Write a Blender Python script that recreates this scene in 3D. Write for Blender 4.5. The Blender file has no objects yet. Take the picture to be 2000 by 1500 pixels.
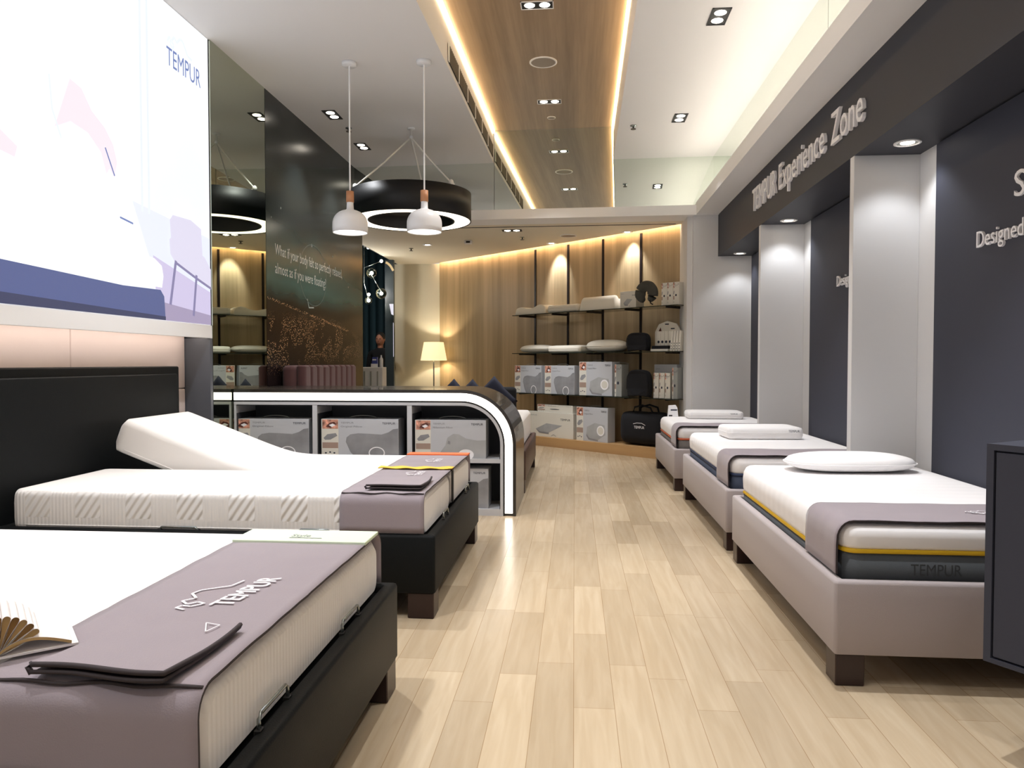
import bpy, bmesh, math, random
from mathutils import Vector, Matrix, noise
random.seed(7)
PI = math.pi
SC = bpy.context.scene
COL = SC.collection

# ------------------------------------------------------------ camera, world, exposure
CAM_H = 1.25
cam_d = bpy.data.cameras.new('camera'); cam_d.sensor_width = 36.0; cam_d.lens = 1450.0 / 2000.0 * 36.0
cam_d.clip_start = 0.05; cam_d.clip_end = 60
cam = bpy.data.objects.new('camera', cam_d); COL.objects.link(cam); SC.camera = cam
cam.location = (0, 0, CAM_H)
cam.rotation_euler = (PI / 2 - math.radians(1.659), 0, math.radians(4.809))
SC.view_settings.view_transform = 'Standard'; SC.view_settings.look = 'None'
SC.view_settings.gamma = 1.0; SC.view_settings.use_curve_mapping = False
SC.view_settings.exposure = 0.12
W = bpy.data.worlds.new('mall'); SC.world = W; W.use_nodes = True
W.node_tree.nodes['Background'].inputs[0].default_value = (0.95, 0.97, 1.0, 1)
W.node_tree.nodes['Background'].inputs[1].default_value = 0.5
SPOT_W = 80.0

# ------------------------------------------------------------ materials
def lin(h):
    h = h.lstrip('#'); c = [int(h[i:i + 2], 16) / 255 for i in (0, 2, 4)]
    return tuple((x / 12.92 if x <= 0.04045 else ((x + 0.055) / 1.055) ** 2.4) for x in c) + (1,)

def nodes_of(m):
    m.use_nodes = True; nt = m.node_tree
    return nt, nt.nodes['Principled BSDF'], nt.nodes, nt.links

def coords(N, L, scale=(1, 1, 1), rot=(0, 0, 0)):
    tc = N.new('ShaderNodeTexCoord'); mp = N.new('ShaderNodeMapping')
    mp.inputs['Scale'].default_value = scale; mp.inputs['Rotation'].default_value = rot
    L.new(tc.outputs['Object'], mp.inputs['Vector']); return mp.outputs['Vector']

def mat(name, color, rough=0.5, metal=0.0, emit=0.0, noise_scale=None, bump=0.0, vary=0.0, stretch=(1, 1, 1), sheen=0.0, emit_color=None, trans=0.0, alpha=1.0, coat=0.0):
    m = bpy.data.materials.new(name); nt, B, N, L = nodes_of(m)
    c = lin(color); B.inputs['Base Color'].default_value = c
    B.inputs['Roughness'].default_value = rough; B.inputs['Metallic'].default_value = metal
    if coat: B.inputs['Coat Weight'].default_value = coat
    if sheen: B.inputs['Sheen Weight'].default_value = sheen
    if trans: B.inputs['Transmission Weight'].default_value = trans
    if alpha < 1: B.inputs['Alpha'].default_value = alpha
    if emit:
        B.inputs['Emission Color'].default_value = lin(emit_color or color); B.inputs['Emission Strength'].default_value = emit
    if noise_scale:
        v = coords(N, L, stretch); n = N.new('ShaderNodeTexNoise'); n.inputs['Scale'].default_value = noise_scale
        n.inputs['Detail'].default_value = 4; L.new(v, n.inputs['Vector'])
        if bump:
            b = N.new('ShaderNodeBump'); b.inputs['Strength'].default_value = bump; b.inputs['Distance'].default_value = 0.004
            L.new(n.outputs['Fac'], b.inputs['Height']); L.new(b.outputs['Normal'], B.inputs['Normal'])
        if vary:
            r = N.new('ShaderNodeValToRGB')
            r.color_ramp.elements[0].position = 0.3; r.color_ramp.elements[1].position = 0.7
            r.color_ramp.elements[0].color = tuple(x * (1 - vary) for x in c[:3]) + (1,)
            r.color_ramp.elements[1].color = tuple(min(1, x * (1 + vary)) for x in c[:3]) + (1,)
            L.new(n.outputs['Fac'], r.inputs['Fac']); L.new(r.outputs['Color'], B.inputs['Base Color'])
    return m

def wood_mat(name, c1, c2, across='x', along='z', rough=0.45, band=3.0):
    """straight grained veneer, grain running along one axis"""
    m = bpy.data.materials.new(name); nt, B, N, L = nodes_of(m)
    s = {'x': 1, 'y': 1, 'z': 1}; s[across] = 1.0; s[along] = 0.03
    v = coords(N, L, (s['x'], s['y'], s['z']))
    n1 = N.new('ShaderNodeTexNoise'); n1.inputs['Scale'].default_value = band * 2.2; n1.inputs['Detail'].default_value = 3
    n2 = N.new('ShaderNodeTexNoise'); n2.inputs['Scale'].default_value = 60; n2.inputs['Detail'].default_value = 5
    L.new(v, n1.inputs['Vector']); L.new(v, n2.inputs['Vector'])
    mx = N.new('ShaderNodeMath'); mx.operation = 'MULTIPLY_ADD'; mx.inputs[1].default_value = 0.35
    L.new(n2.outputs['Fac'], mx.inputs[0]); L.new(n1.outputs['Fac'], mx.inputs[2])
    r = N.new('ShaderNodeValToRGB'); r.color_ramp.elements[0].position = 0.5; r.color_ramp.elements[1].position = 0.85
    r.color_ramp.elements[0].color = lin(c1); r.color_ramp.elements[1].color = lin(c2)
    L.new(mx.outputs[0], r.inputs['Fac']); L.new(r.outputs['Color'], B.inputs['Base Color'])
    B.inputs['Roughness'].default_value = rough
    return m

def floor_mat():
    m = bpy.data.materials.new('oak_planks'); nt, B, N, L = nodes_of(m)
    tc = N.new('ShaderNodeTexCoord'); sp = N.new('ShaderNodeSeparateXYZ'); cb = N.new('ShaderNodeCombineXYZ')
    L.new(tc.outputs['Object'], sp.inputs[0]); L.new(sp.outputs['Y'], cb.inputs['X']); L.new(sp.outputs['X'], cb.inputs['Y'])
    br = N.new('ShaderNodeTexBrick'); L.new(cb.outputs[0], br.inputs['Vector'])
    br.inputs['Scale'].default_value = 1.0; br.inputs['Brick Width'].default_value = 1.02; br.inputs['Row Height'].default_value = 0.148
    br.inputs['Mortar Size'].default_value = 0.0012; br.inputs['Mortar Smooth'].default_value = 0.3
    br.offset = 0.37; br.offset_frequency = 3; br.squash = 0.72; br.squash_frequency = 2
    br.inputs['Color1'].default_value = lin('#c9b79c'); br.inputs['Color2'].default_value = lin('#b3a187')
    br.inputs['Mortar'].default_value = lin('#9c8262')
    mp = N.new('ShaderNodeMapping'); mp.inputs['Scale'].default_value = (1, 0.08, 1); L.new(tc.outputs['Object'], mp.inputs['Vector'])
    n = N.new('ShaderNodeTexNoise'); n.inputs['Scale'].default_value = 26; n.inputs['Detail'].default_value = 6; n.inputs['Distortion'].default_value = 0.6
    L.new(mp.outputs[0], n.inputs['Vector'])
    n3 = N.new('ShaderNodeTexNoise'); n3.inputs['Scale'].default_value = 2.2; L.new(mp.outputs[0], n3.inputs['Vector'])
    r = N.new('ShaderNodeValToRGB'); r.color_ramp.elements[0].position = 0.35; r.color_ramp.elements[1].position = 0.75
    r.color_ramp.elements[0].color = (0.84, 0.80, 0.74, 1); r.color_ramp.elements[1].color = (1.0, 1.0, 1.0, 1)
    L.new(n.outputs['Fac'], r.inputs['Fac'])
    mx = N.new('ShaderNodeMixRGB'); mx.blend_type = 'MULTIPLY'; mx.inputs[0].default_value = 0.8
    L.new(br.outputs['Color'], mx.inputs[1]); L.new(r.outputs['Color'], mx.inputs[2]); L.new(mx.outputs[0], B.inputs['Base Color'])
    B.inputs['Roughness'].default_value = 0.24; B.inputs['Specular IOR Level'].default_value = 0.5
    b = N.new('ShaderNodeBump'); b.inputs['Strength'].default_value = 0.25; b.inputs['Distance'].default_value = 0.001
    L.new(br.outputs['Fac'], b.inputs['Height']); b.invert = True; L.new(b.outputs['Normal'], B.inputs['Normal'])
    return m

def quilt_mat(name, color, mode):
    """knitted mattress cover with raised pattern"""
    m = bpy.data.materials.new(name); nt, B, N, L = nodes_of(m)
    B.inputs['Base Color'].default_value = lin(color); B.inputs['Roughness'].default_value = 0.85; B.inputs['Sheen Weight'].default_value = 0.2
    tc = N.new('ShaderNodeTexCoord'); sp = N.new('ShaderNodeSeparateXYZ'); L.new(tc.outputs['Object'], sp.inputs[0])
    def wave(rot, scale, dist=0.0):
        w = N.new('ShaderNodeTexWave'); mp = N.new('ShaderNodeMapping'); mp.inputs['Rotation'].default_value = rot
        L.new(tc.outputs['Object'], mp.inputs['Vector']); L.new(mp.outputs[0], w.inputs['Vector'])
        w.inputs['Scale'].default_value = scale; w.inputs['Distortion'].default_value = dist; return w.outputs['Fac']
    def math_(op, a, b=None):
        n = N.new('ShaderNodeMath'); n.operation = op
        for i, s in enumerate((a, b)):
            if s is None: continue
            if isinstance(s, (int, float)): n.inputs[i].default_value = s
            else: L.new(s, n.inputs[i])
        return n.outputs[0]
    if mode == 'ribs':       # vertical ribs broken by groups of slanted ribs
        ribs = wave((0, 0, 0), 16)
        ribs_y = wave((0, 0, PI / 2), 16)
        ribs = math_('ADD', ribs, ribs_y)
        slant = wave((0, math.radians(-35), 0), 9)
        per = math_('FRACT', math_('MULTIPLY', sp.outputs['X'], 3.7))
        blk = math_('MULTIPLY', math_('GREATER_THAN', per, 0.35), math_('LESS_THAN', per, 0.85))
        hi = math_('GREATER_THAN', sp.outputs['Z'], 0.075)
        blk = math_('MULTIPLY', blk, hi)
        h = math_('ADD', math_('MULTIPLY', math_('MULTIPLY', ribs, 0.25), math_('SUBTRACT', 1.0, blk)), math_('MULTIPLY', slant, blk))
        top = math_('LESS_THAN', sp.outputs['Z'], 0.206)
        h = math_('MULTIPLY', h, top); st, di = 0.8, 0.008
    elif mode == 'wavy':     # flowing seams
        h = wave((0, 0, math.radians(20)), 4.0, 3.0); st, di = 0.5, 0.006
    else:                    # fine stripes
        h = math_('ADD', wave((0, 0, PI / 2), 3.2), math_('MULTIPLY', wave((0, 0, PI / 2), 30), 0.15)); st, di = 0.35, 0.004
    b = N.new('ShaderNodeBump'); b.inputs['Strength'].default_value = st; b.inputs['Distance'].default_value = di
    L.new(h, b.inputs['Height']); L.new(b.outputs['Normal'], B.inputs['Normal'])
    return m

M = {}
M['floor'] = floor_mat()
M['ceil'] = mat('ceiling_paint', '#e9e7e6', 0.8)
M['lip'] = mat('white_trim_paint', '#edecec', 0.6)
M['wall_white'] = mat('white_wall_paint', '#dcdcdd', 0.7)
M['wall_beige'] = mat('beige_wall_paint', '#cfc9b6', 0.8)
M['navy'] = mat('slate_blue_paint', '#3e404c', 0.6)
M['fascia'] = mat('charcoal_fascia', '#3f4047', 0.5)
M['jamb'] = mat('grey_jamb', '#55585f', 0.5)
M['wood_ceil'] = wood_mat('oak_ceiling_veneer', '#8c7760', '#ac9478', 'x', 'y', 0.4, 3.0)
M['wood_wall'] = wood_mat('oak_wall_veneer', '#a5906e', '#c6ad88', 'x', 'z', 0.45, 3.0)
M['wood_plinth'] = wood_mat('oak_plinth_veneer', '#a9835a', '#bd9666', 'z', 'x', 0.45, 3.0)
M['mirror'] = mat('mirror_glass', '#e6ebe6', 0.01, 1.0)
M['mirror_clear'] = mat('bright_mirror_glass', '#e3eae2', 0.01, 1.0)
M['black'] = mat('black_metal', '#0c0c0e', 0.5)
M['brown_black'] = mat('dark_bronze', '#1c0f0d', 0.4)
M['white_metal'] = mat('white_enamel', '#f1f1f3', 0.3)
M['steel'] = mat('dark_chrome', '#9aa09f', 0.25, 0.9)
M['led'] = mat('led_diffuser', '#ffffff', 0.5, emit=3.5, emit_color='#fff6ea')
M['led_ring'] = mat('ring_diffuser', '#ffffff', 0.5, emit=2.6, emit_color='#fff2dc')
M['lamp_on'] = mat('lit_lamp', '#ffffff', 0.5, emit=14, emit_color='#fff3e2')
M['cove'] = mat('cove_strip', '#ffffff', 0.5, emit=11, emit_color='#ffddaa')
M['cove_wall'] = mat('wall_cove_strip', '#ffffff', 0.5, emit=20, emit_color='#ffdcb2')
M['ledge_cove'] = mat('ledge_strip', '#ffffff', 0.5, emit=22, emit_color='#fff4e6')
M['niche_strip'] = mat('niche_strip', '#ffffff', 0.5, emit=5, emit_color='#fff0dd')
M['head_strip'] = mat('panel_strip', '#ffffff', 0.5, emit=6, emit_color='#ffefdf')
M['dark_leather'] = mat('black_faux_leather', '#17191a', 0.5, noise_scale=220, bump=0.15)
M['dark_fabric'] = mat('charcoal_upholstery', '#161819', 0.6, noise_scale=300, bump=0.2)
M['taupe'] = mat('taupe_upholstery', '#ada3a3', 0.7, noise_scale=420, bump=0.25, sheen=0.2)
M['leg_wood'] = mat('dark_walnut_leg', '#2a1613', 0.35)
M['sheet'] = quilt_mat('white_knit_top', '#f4f1f1', 'stripe')
M['knit'] = quilt_mat('cream_ribbed_knit', '#eeeae6', 'ribs')
M['quilt'] = quilt_mat('grey_white_quilt', '#dedfdd', 'wavy')
M['mat_dark'] = mat('charcoal_border', '#4b4f53', 0.8, noise_scale=400, bump=0.2)
M['mat_navy'] = mat('navy_border', '#3b4458', 0.8, noise_scale=400, bump=0.2)
M['mat_grey'] = mat('grey_border', '#6d6763', 0.8, noise_scale=400, bump=0.2)
M['yellow'] = mat('yellow_piping', '#e0b416', 0.6)
M['orange'] = mat('orange_piping', '#c9623c', 0.6)
M['navy_pipe'] = mat('navy_piping', '#2c3a5c', 0.6)
M['runner'] = mat('mauve_grey_runner', '#9c9197', 0.75, noise_scale=300, bump=0.2, sheen=0.3)
M['runner_dark'] = mat('deep_mauve_runner', '#75686c', 0.75, noise_scale=300, bump=0.2, sheen=0.3)
M['runner_edge'] = mat('dark_runner_edge', '#3a3234', 0.8)
M['green'] = mat('pale_green_band', '#dbe9cf', 0.7)
M['orange_band'] = mat('orange_band', '#f0703a', 0.7)
M['yellow_band'] = mat('yellow_band', '#f0c640', 0.7)
M['print_white'] = mat('white_print', '#f4f2f4', 0.6)
M['print_grey'] = mat('grey_print', '#8b8c90', 0.6)
M['print_dark'] = mat('navy_print', '#23283a', 0.6)
M['print_soft'] = mat('faint_print', '#3d4043', 0.7)
M['letter'] = mat('brushed_letter', '#f2f2f6', 0.4)
M['letter_edge'] = mat('letter_return', '#8c8c90', 0.4)
M['pillow'] = mat('white_pillow_knit', '#efeceb', 0.9, noise_scale=260, bump=0.25, sheen=0.2)
M['pillow_cream'] = mat('cream_pillow_knit', '#ece6d8', 0.9, noise_scale=260, bump=0.25, sheen=0.2)
M['panel_cream'] = mat('cream_upholstered_panel', '#d8c9c4', 0.75, noise_scale=350, bump=0.2)
M['velvet'] = mat('rose_brown_velvet', '#5a3c3b', 0.7, sheen=0.2)
M['navy_cloth'] = mat('midnight_blue_cloth', '#171a2c', 0.9)
M['black_cloth'] = mat('black_cloth', '#0c0c12', 0.9, noise_scale=200, bump=0.2)
M['grey_fur'] = mat('dark_grey_plush', '#45443f', 0.95, noise_scale=90, bump=0.5)
M['box_grey'] = mat('grey_carton', '#bfc1c6', 0.5)
M['box_white'] = mat('white_carton', '#dcd8cd', 0.5)
M['box_side'] = mat('carton_side', '#9a9c98', 0.5)
M['box_photo'] = mat('carton_photo', '#c98d78', 0.5, noise_scale=30, vary=0.8)
M['box_hair'] = mat('carton_photo_dark', '#5c2f27', 0.5)
M['box_brown'] = mat('carton_brown_band', '#a58d80', 0.5)
M['box_pillow'] = mat('carton_pillow_picture', '#8f8f92', 0.6, noise_scale=5, vary=0.25)
M['box_pillow_l'] = mat('carton_pale_pillow_picture', '#a9aaab', 0.6, noise_scale=5, vary=0.15)
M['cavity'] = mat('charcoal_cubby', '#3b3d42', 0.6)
M['frame_grey'] = mat('silver_frame', '#c6c7cb', 0.4)
M['counter_shell'] = mat('dark_smoked_laminate', '#2f2a26', 0.25, coat=0.3)
M['tan_page_shade'] = mat('tan_page_shade', '#c2a06a', 0.7)
M['tan_dark_shade'] = mat('deep_tan_page_shade', '#96703c', 0.7)
M['page'] = mat('white_page', '#efe9e6', 0.8)
M['shade'] = mat('lamp_shade_linen', '#f6ead0', 0.8, emit=0.85, emit_color='#ffe6b0')
M['wood_neck'] = mat('beech_neck', '#c48a62', 0.5)
M['rope'] = mat('white_rope', '#e6e4df', 0.8)
M['teal'] = mat('dark_teal_drape', '#1d3a44', 0.8, noise_scale=4, vary=0.35, stretch=(6, 6, 0.1))
M['slate_col'] = mat('slate_glass_column', '#39434a', 0.3)
M['glass'] = mat('clear_globe_glass', '#dff0e0', 0.03, trans=1.0)
M['shelf_glass'] = mat('smoked_shelf_glass', '#4d5246', 0.08, trans=0.6)
M['skin'] = mat('skin', '#9c6a55', 0.6)
M['hair'] = mat('black_hair', '#0e0b0b', 0.7)
M['vent'] = mat('vent_grille_grey', '#6c665c', 0.6)
M['vent_dark'] = mat('vent_gap', '#1f1c18', 0.8)
M['speaker'] = mat('speaker_mesh', '#a2988a', 0.8)
M['red'] = mat('red_plastic', '#a33a30', 0.5)

for k_, v_ in (('dark_leather', .12), ('dark_fabric', .12), ('fascia', .2), ('navy', .3), ('runner', .15), ('taupe', .2), ('velvet', .2), ('knit', .2), ('sheet', .2)):
    M[k_].node_tree.nodes['Principled BSDF'].inputs['Specular IOR Level'].default_value = v_
# ------------------------------------------------------------ mesh builder
class MB:
    def __init__(s): s.v = []; s.f = []; s.mi = []; s.sm = []; s.M = Matrix.Identity(4); s.mi_now = 0
    def add(s, vs, fs, mi=0, smooth=False):
        o = len(s.v); s.v += [s.M @ Vector(p) for p in vs]
        for f in fs: s.f.append([i + o for i in f]); s.mi.append(mi); s.sm.append(smooth)
        return s
    def box(s, x0, x1, y0, y1, z0, z1, mi=0, bev=0.0, seg=2):
        bm = bmesh.new(); bmesh.ops.create_cube(bm, size=1)
        bmesh.ops.scale(bm, vec=(abs(x1 - x0), abs(y1 - y0), abs(z1 - z0)), verts=bm.verts)
        bmesh.ops.translate(bm, vec=((x0 + x1) / 2, (y0 + y1) / 2, (z0 + z1) / 2), verts=bm.verts)
        if bev: bmesh.ops.bevel(bm, geom=bm.edges[:], offset=min(bev, 0.49 * min(abs(x1 - x0), abs(y1 - y0), abs(z1 - z0))), segments=seg, profile=0.5, affect='EDGES')
        s.bm(bm, mi, bool(bev) and seg > 2); return s
    def bm(s, bm, mi=0, smooth=False):
        bm.verts.ensure_lookup_table(); bm.verts.index_update()
        s.add([v.co[:] for v in bm.verts], [[v.index for v in f.verts] for f in bm.faces], mi, smooth); bm.free()
    def prism(s, pts, d0, d1, frame=None, mi=0, mi_side=None, smooth=False):
        """pts in u,v; extruded along w from d0 to d1; frame maps u,v,w to x,y,z"""
        F = frame or (lambda u, v, w: (u, v, w)); n = len(pts)
        a = [F(u, v, d0) for u, v in pts]; b = [F(u, v, d1) for u, v in pts]
        s.add(a + b, [list(range(n))[::-1], list(range(n, 2 * n))], mi)
        s.add(a + b, [[i, (i + 1) % n, n + (i + 1) % n, n + i] for i in range(n)], mi if mi_side is None else mi_side, smooth)
        return s
    def lathe(s, prof, c=(0, 0, 0), n=32, mi=0, smooth=True):
        vs = []; fs = []
        for r, z in prof:
            for i in range(n): a = 2 * PI * i / n; vs.append((c[0] + r * math.cos(a), c[1] + r * math.sin(a), c[2] + z))
        for k in range(len(prof) - 1):
            for i in range(n): j = (i + 1) % n; fs.append([k * n + i, k * n + j, (k + 1) * n + j, (k + 1) * n + i])
        s.add(vs, fs, mi, smooth); return s
    def tube(s, pts, r, n=8, mi=0, closed=False):
        P = [Vector(p) for p in pts]; R = r if isinstance(r, (list, tuple)) else [r] * len(P); vs = []; fs = []; m = len(P)
        for i, p in enumerate(P):
            t = (P[(i + 1) % m] - P[i - 1]) if closed else (P[min(i + 1, m - 1)] - P[max(i - 1, 0)])
            t.normalize(); ref = Vector((0, 0, 1)) if abs(t.z) < 0.9 else Vector((1, 0, 0))
            a = t.cross(ref).normalized(); b = t.cross(a)
            for k in range(n): q = 2 * PI * k / n; vs.append(p + (a * math.cos(q) + b * math.sin(q)) * R[i])
        for i in range(m if closed else m - 1):
            j = (i + 1) % m
            for k in range(n): l = (k + 1) % n; fs.append([i * n + k, i * n + l, j * n + l, j * n + k])
        if not closed: fs += [list(range(n))[::-1], [(m - 1) * n + k for k in range(n)]]
        s.add(vs, fs, mi, True); return s
    def sphere(s, c, r, n=20, mi=0, sc=(1, 1, 1)):
        bm = bmesh.new(); bmesh.ops.create_uvsphere(bm, u_segments=n, v_segments=max(8, n // 2), radius=r)
        bmesh.ops.scale(bm, vec=sc, verts=bm.verts); bmesh.ops.translate(bm, vec=c, verts=bm.verts); s.bm(bm, mi, True); return s
    def grid(s, fn, nu, nv, mi=0, smooth=True, mifn=None):
        vs = [fn(i / nu, j / nv) for i in range(nu + 1) for j in range(nv + 1)]
        for i in range(nu):
            for j in range(nv): pass
        o = len(s.v); s.v += [s.M @ Vector(p) for p in vs]
        for i in range(nu):
            for j in range(nv):
                a = i * (nv + 1) + j
                s.f.append([o + a, o + a + nv + 1, o + a + nv + 2, o + a + 1]); s.mi.append(mifn(i / nu, j / nv) if mifn else mi); s.sm.append(smooth)
        return s
    def build(s, name, mats, parent=None, world=False, recalc=True):
        me = bpy.data.meshes.new(name)
        off = Vector((0, 0, 0))
        if parent is not None and world:
            R = Matrix.Rotation(-parent.rotation_euler.z, 4, 'Z')
            s.v = [R @ (v - parent.location) for v in s.v]
        me.from_pydata([tuple(v) for v in s.v], [], s.f)
        mats = mats if isinstance(mats, (list, tuple)) else [mats]
        for m_ in mats: me.materials.append(M[m_] if isinstance(m_, str) else m_)
        for p, mi, sm in zip(me.polygons, s.mi, s.sm): p.material_index = min(mi, len(mats) - 1); p.use_smooth = sm
        if recalc:
            bm = bmesh.new(); bm.from_mesh(me); bmesh.ops.remove_doubles(bm, verts=bm.verts, dist=0.00002)
            bmesh.ops.recalc_face_normals(bm, faces=bm.faces); bm.to_mesh(me); bm.free()
        me.update()
        o = bpy.data.objects.new(name, me); COL.objects.link(o)
        if parent is not None: o.parent = parent
        return o

def thing(name, label, cat, loc=(0, 0, 0), rz=0, group=None):
    o = bpy.data.objects.new(name, None); COL.objects.link(o); o.empty_display_size = 0.1
    o.location = loc; o.rotation_euler = (0, 0, rz); o['label'] = label; o['category'] = cat
    if group: o['group'] = group
    return o
def tag(o, label, cat, group=None):
    o['label'] = label; o['category'] = cat
    if group: o['group'] = group
    return o
def struct(mb, name, mats):
    o = mb.build(name, mats); o['kind'] = 'structure'; return o
def dup(root, loc, rz=None, label=None):
    r = root.copy(); COL.objects.link(r); r.location = loc
    if rz is not None: r.rotation_euler = (0, 0, rz)
    if label: r['label'] = label
    for ch in list(root.children):
        c = ch.copy(); COL.objects.link(c); c.parent = r
        for g in list(ch.children):
            d = g.copy(); COL.objects.link(d); d.parent = c
    return r

_tc = {}
def text_geo(body, extrude=False):
    k = (body, extrude)
    if k in _tc: return _tc[k]
    cu = bpy.data.curves.new('t', 'FONT'); cu.body = body; cu.size = 1.0; cu.resolution_u = 3
    if extrude: cu.extrude = 0.5
    ob = bpy.data.objects.new('t', cu); COL.objects.link(ob)
    dg = bpy.context.evaluated_depsgraph_get(); dg.update()
    me = bpy.data.meshes.new_from_object(ob.evaluated_get(dg))
    vs = [v.co[:] for v in me.vertices]; fs = [list(p.vertices) for p in me.polygons]
    bpy.data.objects.remove(ob); bpy.data.curves.remove(cu); bpy.data.meshes.remove(me)
    x0 = min(v[0] for v in vs); x1 = max(v[0] for v in vs)
    _tc[k] = ([((x - x0) / (x1 - x0), y / 0.70, z) for x, y, z in vs], fs); return _tc[k]
def put_text(mb, body, F, u, v, width, cap, d=0.0, depth=0.0, mi=0, slant=0.0):
    """baseline starts at u,v; F maps (u,v,d) to xyz"""
    vs, fs = text_geo(body, depth > 0)
    mb.add([F(u + x * width + y * cap * slant, v + y * cap, d + (z + 0.5) * depth if depth else d) for x, y, z in vs], fs, mi)
def rect(mb, F, u0, u1, v0, v1, d, mi=0):
    mb.add([F(u0, v0, d), F(u1, v0, d), F(u1, v1, d), F(u0, v1, d)], [[0, 1, 2, 3]], mi)
def poly(mb, F, pts, d, mi=0): mb.add([F(u, v, d) for u, v in pts], [list(range(len(pts)))], mi)
def disc(mb, F, u, v, r, d, mi=0, n=20, ry=None):
    poly(mb, F, [(u + r * math.cos(2 * PI * i / n), v + (ry or r) * math.sin(2 * PI * i / n)) for i in range(n)], d, mi)
def stroke(mb, F, pts, w, d, mi=0):
    for a, b in zip(pts, pts[1:]):
        dx, dy = b[0] - a[0], b[1] - a[1]; l = math.hypot(dx, dy) or 1; nx, ny = -dy / l * w / 2, dx / l * w / 2
        poly(mb, F, [(a[0] + nx, a[1] + ny), (b[0] + nx, b[1] + ny), (b[0] - nx, b[1] - ny), (a[0] - nx, a[1] - ny)], d, mi)
def figure_logo(mb, F, u, v, s, d, mi, w=0.06):
    """reclining figure drawn in thin line above a word"""
    stroke(mb, F, [(u + s * a, v + s * b) for a, b in [(0, .10), (.05, .22), (.12, .20), (.10, .10), (.2, .02), (.24, .12), (.16, .18), (.26, .30), (.36, .22), (.5, .36), (.62, .34), (.8, .12), (1.0, .10)]], s * w * .6, d, mi)
def rrect(x0, x1, y0, y1, r, n=6):
    out = []
    for cx, cy, a0 in ((x1 - r, y1 - r, 0), (x0 + r, y1 - r, PI / 2), (x0 + r, y0 + r, PI), (x1 - r, y0 + r, 1.5 * PI)):
        for i in range(n + 1): a = a0 + PI / 2 * i / n; out.append((cx + r * math.cos(a), cy + r * math.sin(a)))
    return out
def spot(parent, loc, power, size=80, blend=0.6, color=(0.95, 0.97, 1.0), aim=(0, 0, -1), radius=0.04):
    l = bpy.data.lights.new('lamp_beam', 'SPOT'); l.energy = power; l.spot_size = math.radians(size); l.spot_blend = blend
    l.color = color; l.shadow_soft_size = radius
    o = bpy.data.objects.new('lamp_beam', l); COL.objects.link(o); o.location = loc
    o.rotation_euler = Vector(aim).to_track_quat('-Z', 'Y').to_euler()
    if parent: o.parent = parent
    return o
def point(parent, loc, power, radius=0.05, color=(1, 0.9, 0.75)):
    l = bpy.data.lights.new('lamp_glow', 'POINT'); l.energy = power; l.color = color; l.shadow_soft_size = radius
    o = bpy.data.objects.new('lamp_glow', l); COL.objects.link(o); o.location = loc; o.parent = parent; return o

# ------------------------------------------------------------ the room
Y0 = -4.0                      # open shop front behind the camera
CZ, LZ, TZ = 3.775, 3.054, 4.165   # main ceiling, low ceiling, raised oak ceiling
XL, XR = -2.85, 2.145
FB = 2.547                     # fascia bottom
def ym(x): return 9.395 - 0.034 * (x + 0.0)     # the rear mirror plane, slightly skewed
def xs_l(y): return -1.091 + (y - 5.989) * 0.0183
def xs_r(y): return 0.440 + (y - 6.118) * 0.0107
struct(MB().box(-8, 4, Y0, 16, -0.1, 0), 'floor', 'floor')
# main ceiling left and right of the raised oak strip, closed boxes
def slab(x0a, x0b, x1a, x1b, ya, yb0, yb1, z0, z1, mi=0, mb=None):
    mb = mb or MB(); p = [(x0a, ya), (x1a, ya), (x1b, yb1), (x0b, yb0)]; mb.prism(p, z0, z1, mi=mi); return mb
struct(slab(-3.4, -3.4, xs_l(Y0), xs_l(ym(-1.03)), Y0, ym(-3.4), ym(-1.03), CZ, TZ + 0.01), 'ceiling_left', 'ceil')
struct(slab(xs_r(Y0), xs_r(ym(.47)), 3.0, 3.0, Y0, ym(.47), ym(3.0), CZ, TZ + 0.01), 'ceiling_right', 'ceil')
struct(slab(xs_l(Y0) - .1, xs_l(9.43) - .1, xs_r(Y0) + .1, xs_r(9.4) + .1, Y0, ym(-1.1), ym(.57), TZ + 0.011, TZ + 0.06), 'ceiling_oak', 'wood_ceil')
# low rear ceiling with rear header
WA = Vector((-2.46, 13.46, 0)); WR = math.atan2(-0.66875, 0.74348)
def WP(u, w, z): return (WA.x + u * 0.74348 - w * 0.66875, WA.y - u * 0.66875 - w * 0.74348, z)
q0, q1 = WP(-.15, .085, 0), WP(5.6, .085, 0)
struct(MB().prism([(-3.24, ym(-3.24) + .02), (q1[0], ym(3.0) + .02), (q1[0], q1[1]), (q0[0], q0[1]), (q0[0], 13.6), (-3.24, 13.6)], LZ, LZ + 0.1), 'ceiling_low', mat('low_ceiling_paint', '#e2dac8', 0.8))
o = MB().box(-.4, 5.6, -.12, .12, LZ + .101, LZ + .15).build('ceiling_slot', 'lip'); o.location = WA; o.rotation_euler.z = WR; o['kind'] = 'structure'
struct(MB().prism([(-3.3, ym(-3.3) - .09), (3.0, ym(3.0) - .09), (3.0, ym(3.0) + .3), (-3.3, ym(-3.3) + .3)], LZ - 0.004, LZ + 0.115), 'trim_1', 'lip')
struct(MB().prism([(-3.3, ym(-3.3) + .03), (3.0, ym(3.0) + .03), (3.0, ym(3.0) + .3), (-3.3, ym(-3.3) + .3)], LZ + 0.115, TZ + .3), 'wall_back_upper', 'wall_white')
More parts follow.
